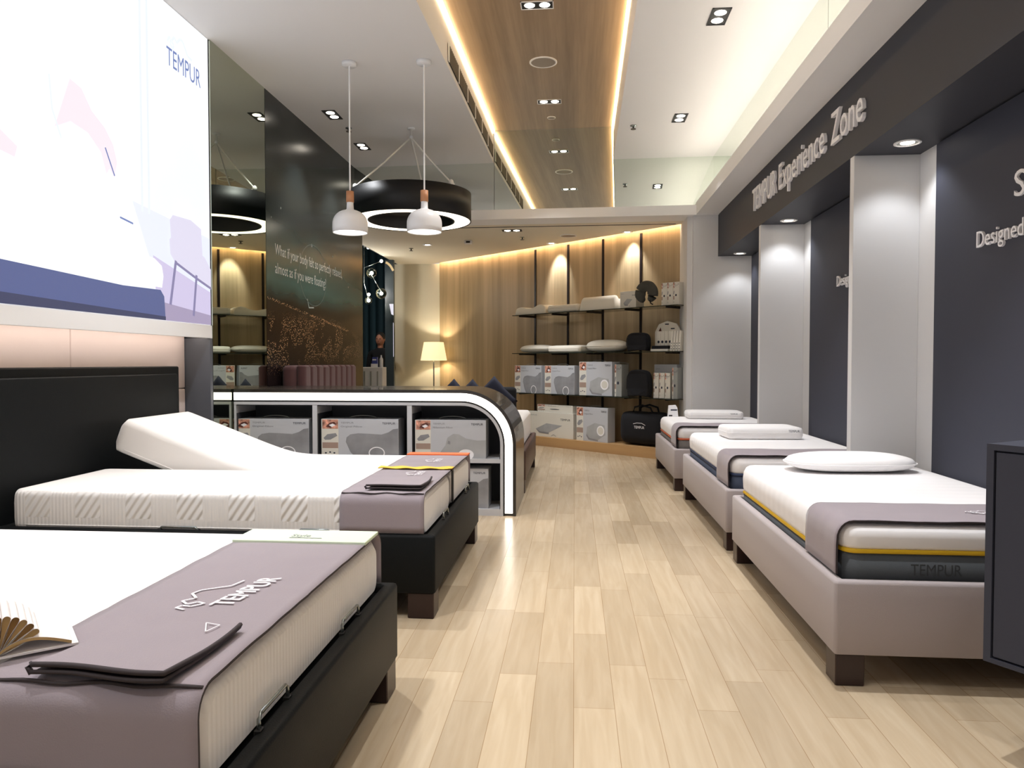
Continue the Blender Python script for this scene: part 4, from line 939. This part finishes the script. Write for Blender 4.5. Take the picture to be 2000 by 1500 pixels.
# ------------------------------------------------------------ pillow cartons
def carton(label, w, h, d, loc, rz=0, variant='original', group='pillow cartons in the lit counter', bodym='box_grey', title='Original Pillow', logo='TEMPUR', handle=True):
    t = thing('pillow_carton', label, 'box', loc, rz, group)
    MB().box(-w / 2, w / 2, 0, d, 0, h, 0, .002, 1).build('carton_body', [bodym], t)
    mb = MB(); F = lambda u, v, dd: (-w / 2 + u * w, -.0008 - dd * .0006, v * h)
    s = .225 if variant != 'flat' else .0
    if variant != 'flat':
        rect(mb, F, .005, s, .0, 1, 0, 0); rect(mb, F, .015, s - .005, .745, .985, 1, 1)
        poly(mb, F, [(.06, .80), (.11, .90), (.17, .93), (.20, .86), (.15, .80), (.12, .77)], 2, 2)
        poly(mb, F, [(.10, .84), (.15, .88), (.19, .84), (.14, .79)], 3, 5)
        poly(mb, F, [(.03, .50), (.08, .60), (.19, .63), (.21, .56), (.12, .46), (.05, .45)], 1, 4)
        rect(mb, F, .015, s - .005, .235, .385, 1, 3)
        for k in range(3): disc(mb, F, .06 + k * .055, .11 + (k == 1) * .02, .014, 1, 6, 8, .02)
        put_text(mb, 'TEMPUR', F, s + .03, .88, .17, .045, 1, mi=7); put_text(mb, title, F, s + .03, .785, .28, .045, 1, mi=7)
        put_text(mb, logo, F, .79, .865, .17, .055, 1, mi=6)
    if variant == 'original':
        poly(mb, F, [(.32, .40), (.33, .52), (.38, .60), (.48, .63), (.62, .62), (.78, .60), (.87, .66), (.93, .74), (.995, .76), (.995, .0), (.44, .0), (.38, .14)], 1, 4)
        disc(mb, F, .72, .12, .105, 2, 5, 24, .16); disc(mb, F, .72, .12, .09, 3, 4, 24, .135)
    elif variant == 'millennium':
        poly(mb, F, [(.33, .0), (.36, .16), (.43, .34), (.46, .54), (.54, .64), (.62, .63), (.72, .52), (.88, .47), (.995, .48), (.995, .0)], 1, 8)
        poly(mb, F, [(.46, .38), (.47, .46), (.50, .44), (.50, .36)], 2, 4)
        disc(mb, F, .72, .10, .11, 2, 5, 24, .14)
    elif variant == 'travel':
        poly(mb, F, [(.33, .22), (.35, .42), (.60, .55), (.90, .50), (.93, .22), (.70, .06), (.42, .10)], 1, 8)
        poly(mb, F, [(.33, .22), (.42, .10), (.70, .06), (.70, .02), (.40, .05), (.33, .15)], 2, 4)
        disc(mb, F, .78, .33, .12, 2, 5, 24, .15); disc(mb, F, .78, .33, .09, 3, 0, 24, .11)
    elif variant == 'flat':
        poly(mb, F, [(.22, .30), (.45, .55), (.78, .50), (.50, .18), (.32, .20)], 1, 8)
        poly(mb, F, [(.22, .30), (.32, .20), (.50, .18), (.50, .12), (.30, .14)], 2, 4)
        put_text(mb, logo, F, .74, .70, .20, .08, 1, mi=6)
        stroke(mb, F, [(.55, .05), (.6, .12), (.65, .05)], .012, 1, 7)
        put_text(mb, 'TEMPUR', F, .05, .84, .2, .04, 1, mi=7)
    elif variant == 'spine':
        disc(mb, F, .5, .42, .14, 1, 6, 12, .05); put_text(mb, 'TEMPUR', F, .2, .84, .6, .03, 1, mi=6)
    mb.build('printed_front', ['box_white', 'box_photo', 'box_hair', 'box_brown', 'box_pillow', 'print_white', 'print_dark', 'print_grey', 'box_pillow_l'], t, recalc=False)
    if handle: MB().tube([(.12 * math.cos(a), d / 2, h - .002 + .025 * math.sin(a)) for a in [PI * i / 10 for i in range(11)]], .003, 6).build('carry_handle', 'box_side', t)
    return t
yb_ = CY0 + .035
zs_ = .4625
carton('grey pillow carton in the left cubby of the lit counter, partly behind the raised mattress', .655, .315, .22, (-2.535, yb_, zs_), 0, 'original')
carton('grey pillow carton in the middle cubby of the lit counter', .655, .318, .22, (-1.775, yb_, zs_), 0, 'original')
carton('grey pillow carton picturing a wavy pillow in the right cubby of the lit counter', .59, .315, .22, (-1.015, yb_, zs_), 0, 'millennium', title='Millennium Pillow')
carton('grey pillow carton low in the right cubby of the lit counter, beside the bed foot', .60, .325, .22, (-1.00, yb_, .0545), 0, 'original')
carton('grey pillow carton low in the middle cubby, hidden behind the split bed', .60, .325, .22, (-1.78, yb_, .0545), 0, 'original')

# ------------------------------------------------------------ rear shelves and goods
SHZ = {1: 1.985, 2: 1.396, 3: .785}
for k, z in SHZ.items():
    t = thing('glass_shelf', ['', 'top smoked glass shelf on the angled oak wall', 'middle smoked glass shelf on the angled oak wall', 'lower smoked glass shelf carrying the big cartons'][k], 'shelf', WP(3.9, 0, z - .012), WR, 'smoked glass shelves on the oak wall')
    MB().box(-1.52, 1.52, -.42, -.02, 0, .010).build('glass_board', 'shelf_glass', t)
    for u in (2.478, 3.18, 3.863, 4.541, 5.208): MB().box(u - 3.9 - .006, u - 3.9 + .006, -.36, -.012, -.018, -.0005).build('shelf_arm', 'brown_black', t)
def onshelf(u, w, z): return WP(u, w, z)
s1, s2, s3, s4 = SHZ[1], SHZ[2], SHZ[3], .136
GP = 'white pillows on the glass shelves'
def sp_(u, z, lx, ly, h, kind, label, w=.22): return pillow_obj('pillow', label, *WP(u, w, z + .001), lx, ly, h, kind, WR, 'pillow_cream', GP)
def sp_r(u, z, lx, ly, h, kind, label, w=.22): return pillow_obj('pillow', label, *WP(u, w, z + .001), ly, lx, h, kind, WR + PI / 2, 'pillow_cream', GP)
sp_r(2.74, s1, .66, .34, .14, 'contour', 'two lobed cream pillow at the left end of the top shelf')
sp_(3.41, s1, .62, .34, .11, 'flat', 'flat slab pillow second on the top shelf')
sp_(4.07, s1, .64, .34, .19, 'contour', 'bright wavy pillow third on the top shelf, beside the small carton')
sp_(2.75, s2, .66, .34, .13, 'cloud', 'domed cream pillow at the left end of the middle shelf')
sp_(3.43, s2, .64, .34, .10, 'flat', 'slab pillow second on the middle shelf')
sp_(4.12, s2, .68, .34, .18, 'cloud', 'full rounded pillow third on the middle shelf, beside the black back cushion')
GC = 'cartons on the rear shelves'
carton('small white carton picturing a black bolster on the top shelf', .27, .22, .18, WP(4.61, .38, s1), WR, 'flat', GC, 'box_white', handle=False)
for i, (u, l) in enumerate(((5.18, 'narrow upright carton behind the plush neck pillow on the top shelf'), (5.27, 'narrow upright carton second from the right end of the top shelf'), (5.36, 'narrow upright carton at the right end of the top shelf'))):
    carton(l, .085, .29, .24, WP(u, .36, s1), WR, 'spine', GC, 'box_white', handle=False)
t = thing('neck_pillow', 'dark grey plush horseshoe neck pillow standing on the top shelf', 'pillow', WP(4.93, .40, s1 + .002), WR)
mb = MB(); pts = [(.10 * math.cos(a), 0, .165 + .10 * math.sin(a)) for a in [math.radians(-62 + 304 * i / 26) for i in range(27)]]; mb.tube(pts, [.035 + .035 * min(1, min(i, 26 - i) / 4) for i in range(27)], 14); mb.build('plush_ring', 'grey_fur', t)
MB().tube([(.06, -.02, .09), (.11, -.06, .03), (.14, -.05, .012)], .008, 6).build('cord', 'black_cloth', t)
def back_cushion(label, u, z, w, h, wall=.36, m_='black_cloth'):
    t = thing('lumbar_cushion', label, 'cushion', WP(u, wall, z + .001), WR, 'black back cushions on the rear shelves'); mb = MB()
    def outline(q, s=1.0):
        P = []
        for i in range(33):
            a = PI * i / 32; x = math.cos(a); y = math.sin(a); P.append((w / 2 * math.copysign(abs(x) ** .55, x) * s, h * .30 + (h * .70) * abs(y) ** .5 * s))
        return [(w / 2 * .92 * s, h * .02)] + P + [(-w / 2 * .92 * s, h * .02), (-w * .05, h * .06), (w * .05, h * .06)]
    O = outline(0); n = len(O); layers = [(-.055, .9), (-.035, .98), (0, 1), (.035, .98), (.055, .9)]; prev = None; cx0, cz0 = 0, h * .5
    for y, s in layers:
        ring = [(cx0 + (x - cx0) * s, y - .02 * math.cos(x / w * PI), cz0 + (z_ - cz0) * s) for x, z_ in O]
        if prev: mb.add(prev + ring, [[i, (i + 1) % n, n + (i + 1) % n, n + i] for i in range(n)], 0, True)
        else: mb.add(ring, [list(range(n))], 0)
        prev = ring
    mb.add(prev, [list(range(n))], 0); mb.build('cushion_body', m_, t)
    MB().tube([(x, -.058, z_) for x, z_ in outline(0, .93)[1:-3]], .004, 6).build('piping', m_, t)
    return t
back_cushion('black curved back cushion on the middle shelf beside the white pillow', 4.78, s2, .35, .25)
back_cushion('black curved back cushion on the lower shelf in front of slim cartons', 4.82, s3, .37, .37, .39)
# mid shelf display of small boxes
t = thing('display_card', 'white dome shaped display card standing behind the small boxes on the middle shelf', 'sign', WP(5.10, .16, s2), WR)
MB().prism([(-.19, 0), (.19, 0), (.20, .28), (.15, .36), (.0, .40), (-.13, .36), (-.19, .26)], 0, .02, lambda u, v, w: (u, -w, v)).build('card', 'box_white', t)
mb = MB(); F = lambda u, v, d: (u, -.0215 - d, v); poly(mb, F, [(-.15, .24), (-.10, .32), (-.08, .25)], 0, 2); rect(mb, F, -.03, .03, .35, .365, 0, 6); rect(mb, F, .06, .12, .29, .305, 0, 6); mb.build('printed_marks', ['box_white', 'box_photo', 'box_hair', 'box_brown', 'box_pillow', 'print_white', 'print_dark'], t, recalc=False)
for i in range(4):
    t = thing('travel_mask_box', ['small white box leftmost before the dome display card', 'small white box second before the dome display card', 'small white box third before the dome display card', 'small white box rightmost before the dome display card'][i], 'box', WP(5.01 + i * .06, .24, s2 + .075), WR, 'small boxes before the display card')
    MB().box(-.028, .028, 0, .05, -.0, .19, 0, .002, 1).build('carton_body', 'box_white', t); mb = MB(); disc(mb, lambda u, v, d: (u, -.001, v), 0, .05, .018, 0, 0, 12); mb.build('printed_dot', 'print_dark', t, recalc=False)
t = thing('display_tray', 'black and white tray on the middle shelf in front of the small boxes', 'tray', WP(5.10, .26, s2), WR)
MB().box(-.13, .14, -.10, .055, 0, .03, 0, .002, 1).build('tray_base', 'box_white', t); MB().box(-.125, .135, -.085, .055, .0305, .072, 0, .004, 2).build('tray_insert', 'black_cloth', t)
for i in range(4):
    t = thing('slim_carton', ['slim speckled carton leftmost at the right end of the middle shelf', 'slim speckled carton second at the right end of the middle shelf', 'slim speckled carton third at the right end of the middle shelf', 'slim speckled carton last at the right end of the middle shelf'][i], 'box', WP(5.275 + i * .04, .34, s2 + .001), WR, 'slim cartons at the end of the middle shelf')
    mb = MB(); mb.prism([(-.017, 0), (.015, 0), (.035, .26), (.003, .26)], 0, .13, lambda u, v, w: (u, w, v)); mb.build('carton_body', 'box_white', t)
    mb = MB(); F = lambda u, v, d: (u + v * .077, -.001, v)
    for k in range(3): disc(mb, F, 0, .03 + .035 * k, .007, 0, 0, 8)
    mb.build('printed_dots', 'print_dark', t, recalc=False)
# lower shelf cartons
carton('large grey pillow carton at the left end of the lower glass shelf', .58, .42, .16, WP(2.70, .39, s3), WR, 'original', GC)
carton('large grey pillow carton second on the lower glass shelf', .60, .42, .16, WP(3.36, .39, s3), WR, 'original', GC)
carton('tallest grey carton picturing a foam block on the lower glass shelf', .60, .475, .17, WP(4.05, .39, s3), WR, 'travel', GC)
carton('grey carton turned edgewise behind the tallest carton on the lower shelf', .12, .44, .16, WP(4.44, .37, s3), WR, 'spine', GC, 'box_side')
carton('grey carton behind the slim cartons on the lower shelf', .36, .44, .12, WP(5.06, .15, s3), WR, 'flat', GC, 'box_grey', handle=False)
for i, (u, h_) in enumerate(((5.06, .33), (5.15, .33), (5.24, .33), (5.35, .40))):
    carton(['slim white carton beside the black cushion on the lower shelf', 'slim white carton second from the black cushion on the lower shelf', 'slim white carton third from the black cushion on the lower shelf', 'slim carton at the right end of the lower shelf'][i], .08, h_, .2, WP(u, .36, s3), WR, 'spine', GC, 'box_white' if i < 3 else 'box_side', handle=False)
# plinth goods
carton('wide white carton picturing a flat pillow on the oak plinth', .98, .37, .16, WP(3.14, .38, s4), WR, 'flat', GC, 'box_white', handle=False)
carton('low white carton lying on top of the wide carton on the plinth', .72, .11, .14, WP(3.24, .36, s4 + .372), WR, 'spine', GC, 'box_white', handle=False)
carton('tall grey carton picturing a foam block on the oak plinth', .58, .48, .16, WP(3.98, .38, s4), WR, 'travel', GC)
t = thing('duffel_bag', 'black duffel bag with small white print on the oak plinth', 'bag', WP(4.80, .22, s4 + .012), WR)
mb = MB()
def dfn(u, v):
    a = 2 * PI * v; x = -.40 + .80 * u; e_ = min(1, min(u, 1 - u) / .18); s = math.sqrt(max(.0, 1 - (1 - e_) ** 2)); s = max(s, .02)
    c_, d_ = math.cos(a), math.sin(a); return (x, math.copysign(abs(c_) ** .7, c_) * .15 * (.6 + .4 * s) * max(s, .3), .22 + math.copysign(abs(d_) ** .6, d_) * .22 * (s ** .5) + .01 * noise.noise(Vector((x * 8, a, 1))))
mb.grid(dfn, 36, 24); mb.build('bag_body', 'black_cloth', t)
for s in (-1, 1): MB().tube([(-.16, s * .07, .43), (-.13, s * .08, .50), (0, s * .08, .53), (.13, s * .08, .50), (.16, s * .07, .43)], .012, 8).build('handle', 'black_cloth', t)
mb = MB(); F = lambda u, v, d: (u, -.153, v); put_text(mb, 'TEMPUR', F, -.085, .22, .17, .035, 0); stroke(mb, F, [(-.1, .28), (-.04, .295), (.04, .295), (.1, .27)], .006, 0); mb.build('white_print', 'print_white', t, recalc=False)

# ------------------------------------------------------------ bed and sofa behind the counter
t = bed_base('upholstered_bed', 'dark brown bed base standing behind the lit counter', -2.60, -.462, 7.03, 8.92, .41, .125, mat('brown_leather', '#4d352d', .45), 'leg_wood', 'bed behind the counter', rail=.05, deck=.03)
sweep_mattress('mattress', 'cream mattress behind the lit counter, seen past its rounded end', [(-.52, .385), (-2.55, .385)], 7.09, 8.86, .30, 'cream mattresses')
t = thing('headboard', 'rose brown channel tufted headboard below the mural', 'headboard', (-2.72, 7.9, 0))
MB().box(-2.842, -2.70, 7.0, 8.76, 0, 1.222, 0, .05, 3).build('back_frame', 'velvet', t, world=True)
for i in range(9):
    y = 7.02 + i * .192
    mb = MB(); P = rrect(y, y + .188, -2.705, -2.61, .045, 5); mb.prism(P, .3, 1.20, lambda u, v, w: (v, u, w)); P2 = rrect(y + .02, y + .168, -2.70, -2.63, .03, 5)
    n_ = len(P); mb.add([(v, u, 1.20) for u, v in P] + [(v, u, 1.222) for u, v in P2], [[k, (k + 1) % n_, n_ + (k + 1) % n_, n_ + k] for k in range(n_)] + [list(range(n_, 2 * n_))], 0, True)
    mb.build('padded_channel', 'velvet', t, world=True)
t = thing('sofa', 'low black sofa behind the counter in front of the oak wall', 'sofa', (-1.2, 9.75, 0))
MB().box(-1.75, -.78, 9.9, 10.05, 0.12, .92, 0, .05, 3).build('backrest', 'black_cloth', t, world=True)
MB().box(-1.75, -.78, 9.35, 9.9, 0.12, .45, 0, .05, 3).build('seat', 'black_cloth', t, world=True)
for x in (-1.7, -.86):
    for y in (9.42, 9.97): MB().lathe([(.001, 0), (.02, 0), (.025, .125), (.001, .125)], (x, y, 0), 12).build('leg', 'black', t, world=True)
def throw(label, x, y, z, s, rz, tilt):
    t = thing('throw_pillow', label, 'pillow', (x, y, z), rz, 'midnight blue throw pillows'); mb = MB()
    def fn(u, v, sg):
        a, b = u * 2 - 1, v * 2 - 1; k = (1 - a ** 4) * (1 - b ** 4); pin = 1 - .10 * (1 - abs(a * b)) * (abs(a) ** 4 + abs(b) ** 4) * .6
        X = a * s / 2 * pin; Z = b * s / 2 * pin; Y = sg * .07 * k ** .5
        ct, st = math.cos(tilt), math.sin(tilt); return (X * ct - Z * st, Y, X * st + Z * ct + s * .70)
    mb.grid(lambda u, v: fn(u, v, 1), 14, 14); mb.grid(lambda u, v: fn(u, v, -1), 14, 14); mb.build('cover', 'navy_cloth', t)
throw('midnight blue throw pillow tip, leftmost of the three behind the counter', -1.60, 9.74, .46, .41, .05, .75)
throw('midnight blue throw pillow tip, middle of the three behind the counter', -1.33, 9.58, .46, .41, .05, .75)
throw('midnight blue throw pillow tip, rightmost and tallest of the three behind the counter', -1.03, 9.43, .46, .44, .05, .75)

# ------------------------------------------------------------ floor lamp, pedestal, person, corridor
LX, LY = -2.50, 13.08
t = thing('floor_lamp', 'floor lamp with glowing cream shade in front of the beige wall', 'lamp', (LX, LY, 0))
MB().lathe([(.001, 0), (.14, 0), (.14, .015), (.02, .03), (.001, .03)]).build('base', 'steel', t)
MB().lathe([(.012, .02), (.012, 1.36)], n=12).build('pole', 'steel', t)
MB().lathe([(.235, 1.286), (.175, 1.612), (.172, 1.612), (.232, 1.286)], n=40).build('lamp_shade', 'shade', t)
MB().sphere((0, 0, 1.43), .035).build('bulb', 'lamp_on', t)
point(t, (0, 0, 1.46), 34, .04, (1, .87, .66))
t = thing('pedestal', 'white grooved pedestal cabinet in the corridor opening', 'cabinet', (-3.02, 11.0, 0))
MB().box(-.165, .165, -.12, .12, 0, 1.18, 0, .008, 2).build('body', 'wall_white', t)
for x in (-.11, -.01, .09): MB().box(x - .012, x + .012, -.128, -.119, .1, 1.12, 0, .003, 1).build('groove_strip', 'box_side', t)
t = thing('leaflet_holder', 'blue and white leaflet holder standing on the pedestal', 'holder', (-3.0, 10.98, 1.181))
MB().prism([(-.05, 0), (.05, 0), (.045, .15), (-.03, .15)], -.02, .02, lambda u, v, w: (u, w, v)).build('leaflet', mat('leaflet_blue', '#4a55a0', .5), t)
MB().box(-.05, .05, -.03, -.02, 0, .05).build('holder_front', 'print_white', t)
mb = MB(); rect(mb, lambda u, v, d: (u, -.0215, v), -.03, .03, .10, .12, 0); mb.build('printed_line', 'print_white', t, recalc=False)
t = thing('white_bottle', 'small white bottle beside the leaflet holder on the pedestal', 'bottle', (-2.90, 10.98, 1.181))
MB().lathe([(.001, 0), (.028, 0), (.028, .12), (.012, .15), (.012, .18), (.001, .18)], n=16).build('bottle_body', 'print_white', t); MB().lathe([(.014, .181), (.014, .2), (.001, .2)], n=12).build('cap', 'black', t)
# person standing behind the opening
def skinned(name, verts, edges, radii, m_, parent, sub=2, root=0):
    me = bpy.data.meshes.new(name); me.from_pydata(verts, edges, []); ob = bpy.data.objects.new(name, me); COL.objects.link(ob)
    md = ob.modifiers.new('s', 'SKIN'); sk = me.skin_vertices[0].data
    for i, r_ in enumerate(radii): sk[i].radius = r_ if isinstance(r_, tuple) else (r_, r_)
    sk[root].use_root = True
    sb = ob.modifiers.new('d', 'SUBSURF'); sb.levels = sub; sb.render_levels = sub
    dg = bpy.context.evaluated_depsgraph_get(); dg.update(); m2 = bpy.data.meshes.new_from_object(ob.evaluated_get(dg)); bpy.data.objects.remove(ob)
    o = bpy.data.objects.new(name, m2); COL.objects.link(o); m2.materials.clear(); m2.materials.append(M[m_]); [setattr(p, 'use_smooth', True) for p in m2.polygons]; o.parent = parent; return o
t = thing('person', 'person in dark clothes glimpsed standing in the corridor opening', 'person', (-3.50, 13.2, 0), math.radians(-5))
V = [(0, 0, .98), (0, 0, 1.12), (0, .0, 1.30), (0, 0, 1.44), (0, -.01, 1.52), (.19, 0, 1.42), (.24, .02, 1.14), (.22, -.10, .90), (-.19, 0, 1.42), (-.24, .02, 1.14), (-.22, -.10, .90),
     (.10, 0, .92), (.11, -.01, .50), (.11, .02, .09), (-.10, 0, .92), (-.11, -.01, .50), (-.11, .02, .09), (.11, -.16, .05), (-.11, -.16, .05)]
Ed = [(0, 1), (1, 2), (2, 3), (3, 4), (3, 5), (5, 6), (6, 7), (3, 8), (8, 9), (9, 10), (0, 11), (11, 12), (12, 13), (0, 14), (14, 15), (15, 16), (13, 17), (16, 18)]
Rr = [(.15, .11), (.14, .10), (.165, .11), (.11, .08), .055, .06, .045, .03, .06, .045, .03, .085, .06, .045, .085, .06, .045, .035, .035]
skinned('body', V, Ed, Rr, 'black_cloth', t)
hd = MB(); hd.sphere((0, -.01, 1.665), .1, 24, sc=(.78, .95, 1.22)); hd.sphere((0, -.10, 1.65), .018, 10, sc=(.8, 1, 1.4)); hd.sphere((.08, 0, 1.66), .02, 10, sc=(.5, .9, 1.5)); hd.sphere((-.08, 0, 1.66), .02, 10, sc=(.5, .9, 1.5))
hd.sphere((0, -.092, 1.605), .018, 10, sc=(1.4, .5, .45)); hd.lathe([(.05, 1.48), (.05, 1.60)], n=16); hd.build('head', 'skin', t)
hr = MB(); hr.sphere((0, .012, 1.70), .104, 24, sc=(.86, .98, 1.0)); hr.build('hair', 'hair', t)
ey = MB(); [ey.sphere((s * .03, -.098, 1.675), .009, 10) for s in (-1, 1)]; ey.build('eyes', 'hair', t)
for s in (1, -1):
    base = Vector((s * .22, -.11, .88)); vv = [tuple(base), tuple(base + Vector((0, -.02, -.07)))]; ee = [(0, 1)]; rr = [.026, .03]
    hand = MB(); hand.sphere(tuple(base + Vector((0, -.01, -.045))), .042, 14, sc=(.5, .9, 1.1))
    for k in range(4):
        q = base + Vector((0, -.035 + k * .021, -.085)); l_ = (.055, .07, .075, .06)[k]; hand.tube([q, q + Vector((-s * .004, -.004, -l_ * .5)), q + Vector((-s * .014, -.01, -l_))], [.009, .008, .006], 8)
    q = base + Vector((0, -.045, -.035)); hand.tube([q, q + Vector((-s * .006, -.022, -.03)), q + Vector((-s * .01, -.028, -.055))], [.011, .009, .007], 8)
    hand.build('hand', 'skin', t)
# slate column, reflections of lights and signs painted on as glowing shapes
t = thing('corridor_column', 'slate glass column beside the beige wall with a painted curved light reflection', 'column', (-3.25, 12.9, 0))
MB().box(-.08, .08, -.03, .05, 0, LZ - .002, 0, .004, 1).build('column_body', 'slate_col', t)
mb = MB(); F = lambda u, v, d: (u, -.031 - d, v)
stroke(mb, F, [(-.06, 3.01), (-.02, 2.99), (.03, 2.94), (.075, 2.86)], .04, 0, 0); poly(mb, F, [(.0, 2.28), (.075, 2.28), (.075, 2.08), (.035, 2.10)], 0, 1); rect(mb, F, .068, .076, 1.35, 1.95, 0, 1)
mb.build('painted_reflections', [em('warm_reflection', '#e8c890', .8), em('white_reflection', '#e8e4f0', .9)], t, recalc=False)
# globe chandelier
t = thing('globe_chandelier', 'branching chandelier with clear glass globes in the corridor', 'chandelier', (-3.55, 12.35, 4.70))
L0 = Vector(t.location)
gl = [(-3.42, 12.35, 2.76, .085), (-3.255, 12.35, 2.415, .09), (-3.475, 12.35, 2.30, .06)]
mb = MB(); P = lambda x, z: Vector((x, 12.35, z))
mb.tube([P(-3.55, 4.69), P(-3.55, 2.6)], .006, 6); mb.tube([P(-3.55, 2.85), P(-3.25, 2.96)], .006, 6); mb.tube([P(-3.46, 2.80), P(-3.255, 2.44)], .006, 6); mb.tube([P(-3.55, 2.6), P(-3.475, 2.30)], .006, 6); mb.tube([P(-3.55, 3.19), P(-3.475, 3.19)], .005, 6)
mb.tube([P(-3.55, 4.69), P(-3.55, 4.66)], .06, 16)
mb.build('branch_frame', 'steel', t, world=True)
for x, y, z, r_ in gl:
    MB().sphere((x, y, z), r_, 24).build('globe', 'glass', t, world=True)
    MB().sphere((x, y, z), .02, 12).build('bulb', 'lamp_on', t, world=True)
point(t, (-.1, -.3, -2.2), 26, .1, (1, .97, .9))
for x, z in ((-3.25, 2.96), (-3.475, 3.19), (-3.47, 2.40)): MB().sphere((x, 12.35, z), .026, 12).build('bulb', 'lamp_on', t, world=True)

# ------------------------------------------------------------ pendants and ring lamp
def pendant(x, y, label, zb=2.347):
    t = thing('pendant_lamp', label, 'pendant lamp', (x, y, CZ), 0, 'white dome pendants with wooden necks'); z0 = zb - CZ
    MB().lathe([(.001, 0), (.062, 0), (.062, -.025), (.055, -.032), (.001, -.032)]).build('ceiling_rose', 'white_metal', t)
    MB().lathe([(.007, -.03), (.007, z0 + .345)], n=8).build('cord', 'white_metal', t)
    MB().lathe([(.001, z0 + .352), (.032, z0 + .35), (.033, z0 + .258), (.001, z0 + .255)]).build('wooden_neck', 'wood_neck', t)
    prof = [(.028, z0 + .256), (.030, z0 + .20)] + [(.030 + .117 * math.sin(a), z0 + .075 + .115 * math.cos(a)) for a in [PI / 2 * i / 12 for i in range(1, 13)]] + [(.148, z0 + .04), (.146, z0)]
    inn = [(r_ - .004, z_) for r_, z_ in prof[::-1]]
    MB().lathe(prof + inn, n=40).build('dome_shade', 'white_metal', t)
    MB().lathe([(.001, z0 + .006), (.138, z0 + .006)], n=32).build('diffuser', 'led', t)
    spot(t, (0, 0, z0 - .01), 30, 120)
pendant(-1.896, 6.189, 'white dome pendant on the left, in front of the dark mural')
pendant(-1.263, 6.21, 'white dome pendant on the right, in front of the black ring lamp')
RX, RY = -1.76, 7.954
t = thing('ring_chandelier', 'large black drum ring lamp with glowing underside hung by ropes', 'chandelier', (RX, RY, CZ))
def RZ(z): return z - CZ
ro, ri, zb, zt_ = .645, .455, RZ(2.775), RZ(3.07)
MB().lathe([(ro, zb), (ro, zt_), (ro - .012, zt_), (ro - .012, zb), (ro, zb)], n=72).build('outer_drum', 'black', t)
MB().lathe([(ri, zb), (ri, zt_), (ri + .012, zt_), (ri + .012, zb), (ri, zb)], n=72).build('inner_drum', 'black', t)
MB().lathe([(ri + .012, zt_ - .01), (ro - .012, zt_ - .01), (ro - .012, zt_ - .02), (ri + .012, zt_ - .02), (ri + .012, zt_ - .01)], n=72).build('top_cover', 'black', t)
MB().lathe([(ri + .012, zb + .006), (ro - .012, zb + .006)], n=72).build('diffuser_ring', 'led_ring', t)
for k, a in enumerate((205, 85, 325)):
    a = math.radians(a); e_ = Vector((.60 * math.cos(a), .60 * math.sin(a), zt_)); top = Vector((0, 0, -.10))
    mb = MB(); pts = [e_ + Vector((0, 0, -.02)), e_ + Vector((0, 0, .03)), e_.lerp(top, .5), top, Vector((0, 0, 0))]; mb.tube(pts, .009, 8)
    mb.sphere(tuple(e_ + Vector((0, 0, .03))), .026, 12, sc=(1, 1, 1.3)); mb.sphere(tuple(e_ + Vector((.02, 0, .01))), .018, 10); mb.build('rope', 'rope', t)
mb = MB(); mb.sphere((0, 0, -.1), .02, 12); mb.lathe([(.001, 0), (.04, 0), (.04, -.015), (.001, -.015)]); mb.build('ceiling_hook', 'white_metal', t)

# ------------------------------------------------------------ details belong to the part they sit on
RULES = {'seam': 'cover', 'printed_name': None, 'side_seam': 'knit_cover', 'hem_seam': 'cloth', 'white_print': 'cloth', 'green_band': 'cloth', 'orange_band': 'cloth', 'band_print': 'green_band',
         'handle': 'bag_body', 'eyes': 'head', 'hair': 'head', 'bracket_foot': 'steel_bar', 'groove_strip': 'body', 'lens': 'housing', 'piping': 'cushion_body', 'bulb': 'lamp_shade', 'shelf_arm': 'glass_board', 'triangle_print': 'upper_layer'}
def stem(n): return n.split('.')[0]
for root in [o for o in SC.objects if o.parent is None and o.type == 'EMPTY']:
    kids = {}
    for c in root.children: kids.setdefault(stem(c.name), c)
    for c in list(root.children):
        k = stem(c.name); tgt = RULES.get(k)
        if k == 'printed_name': tgt = 'lower_border' if 'lower_border' in kids else 'cover'
        if k == 'white_print' and 'bag_body' in kids: tgt = 'bag_body'
        if k == 'band_print': continue
        if tgt and tgt in kids and kids[tgt] is not c: c.parent = kids[tgt]
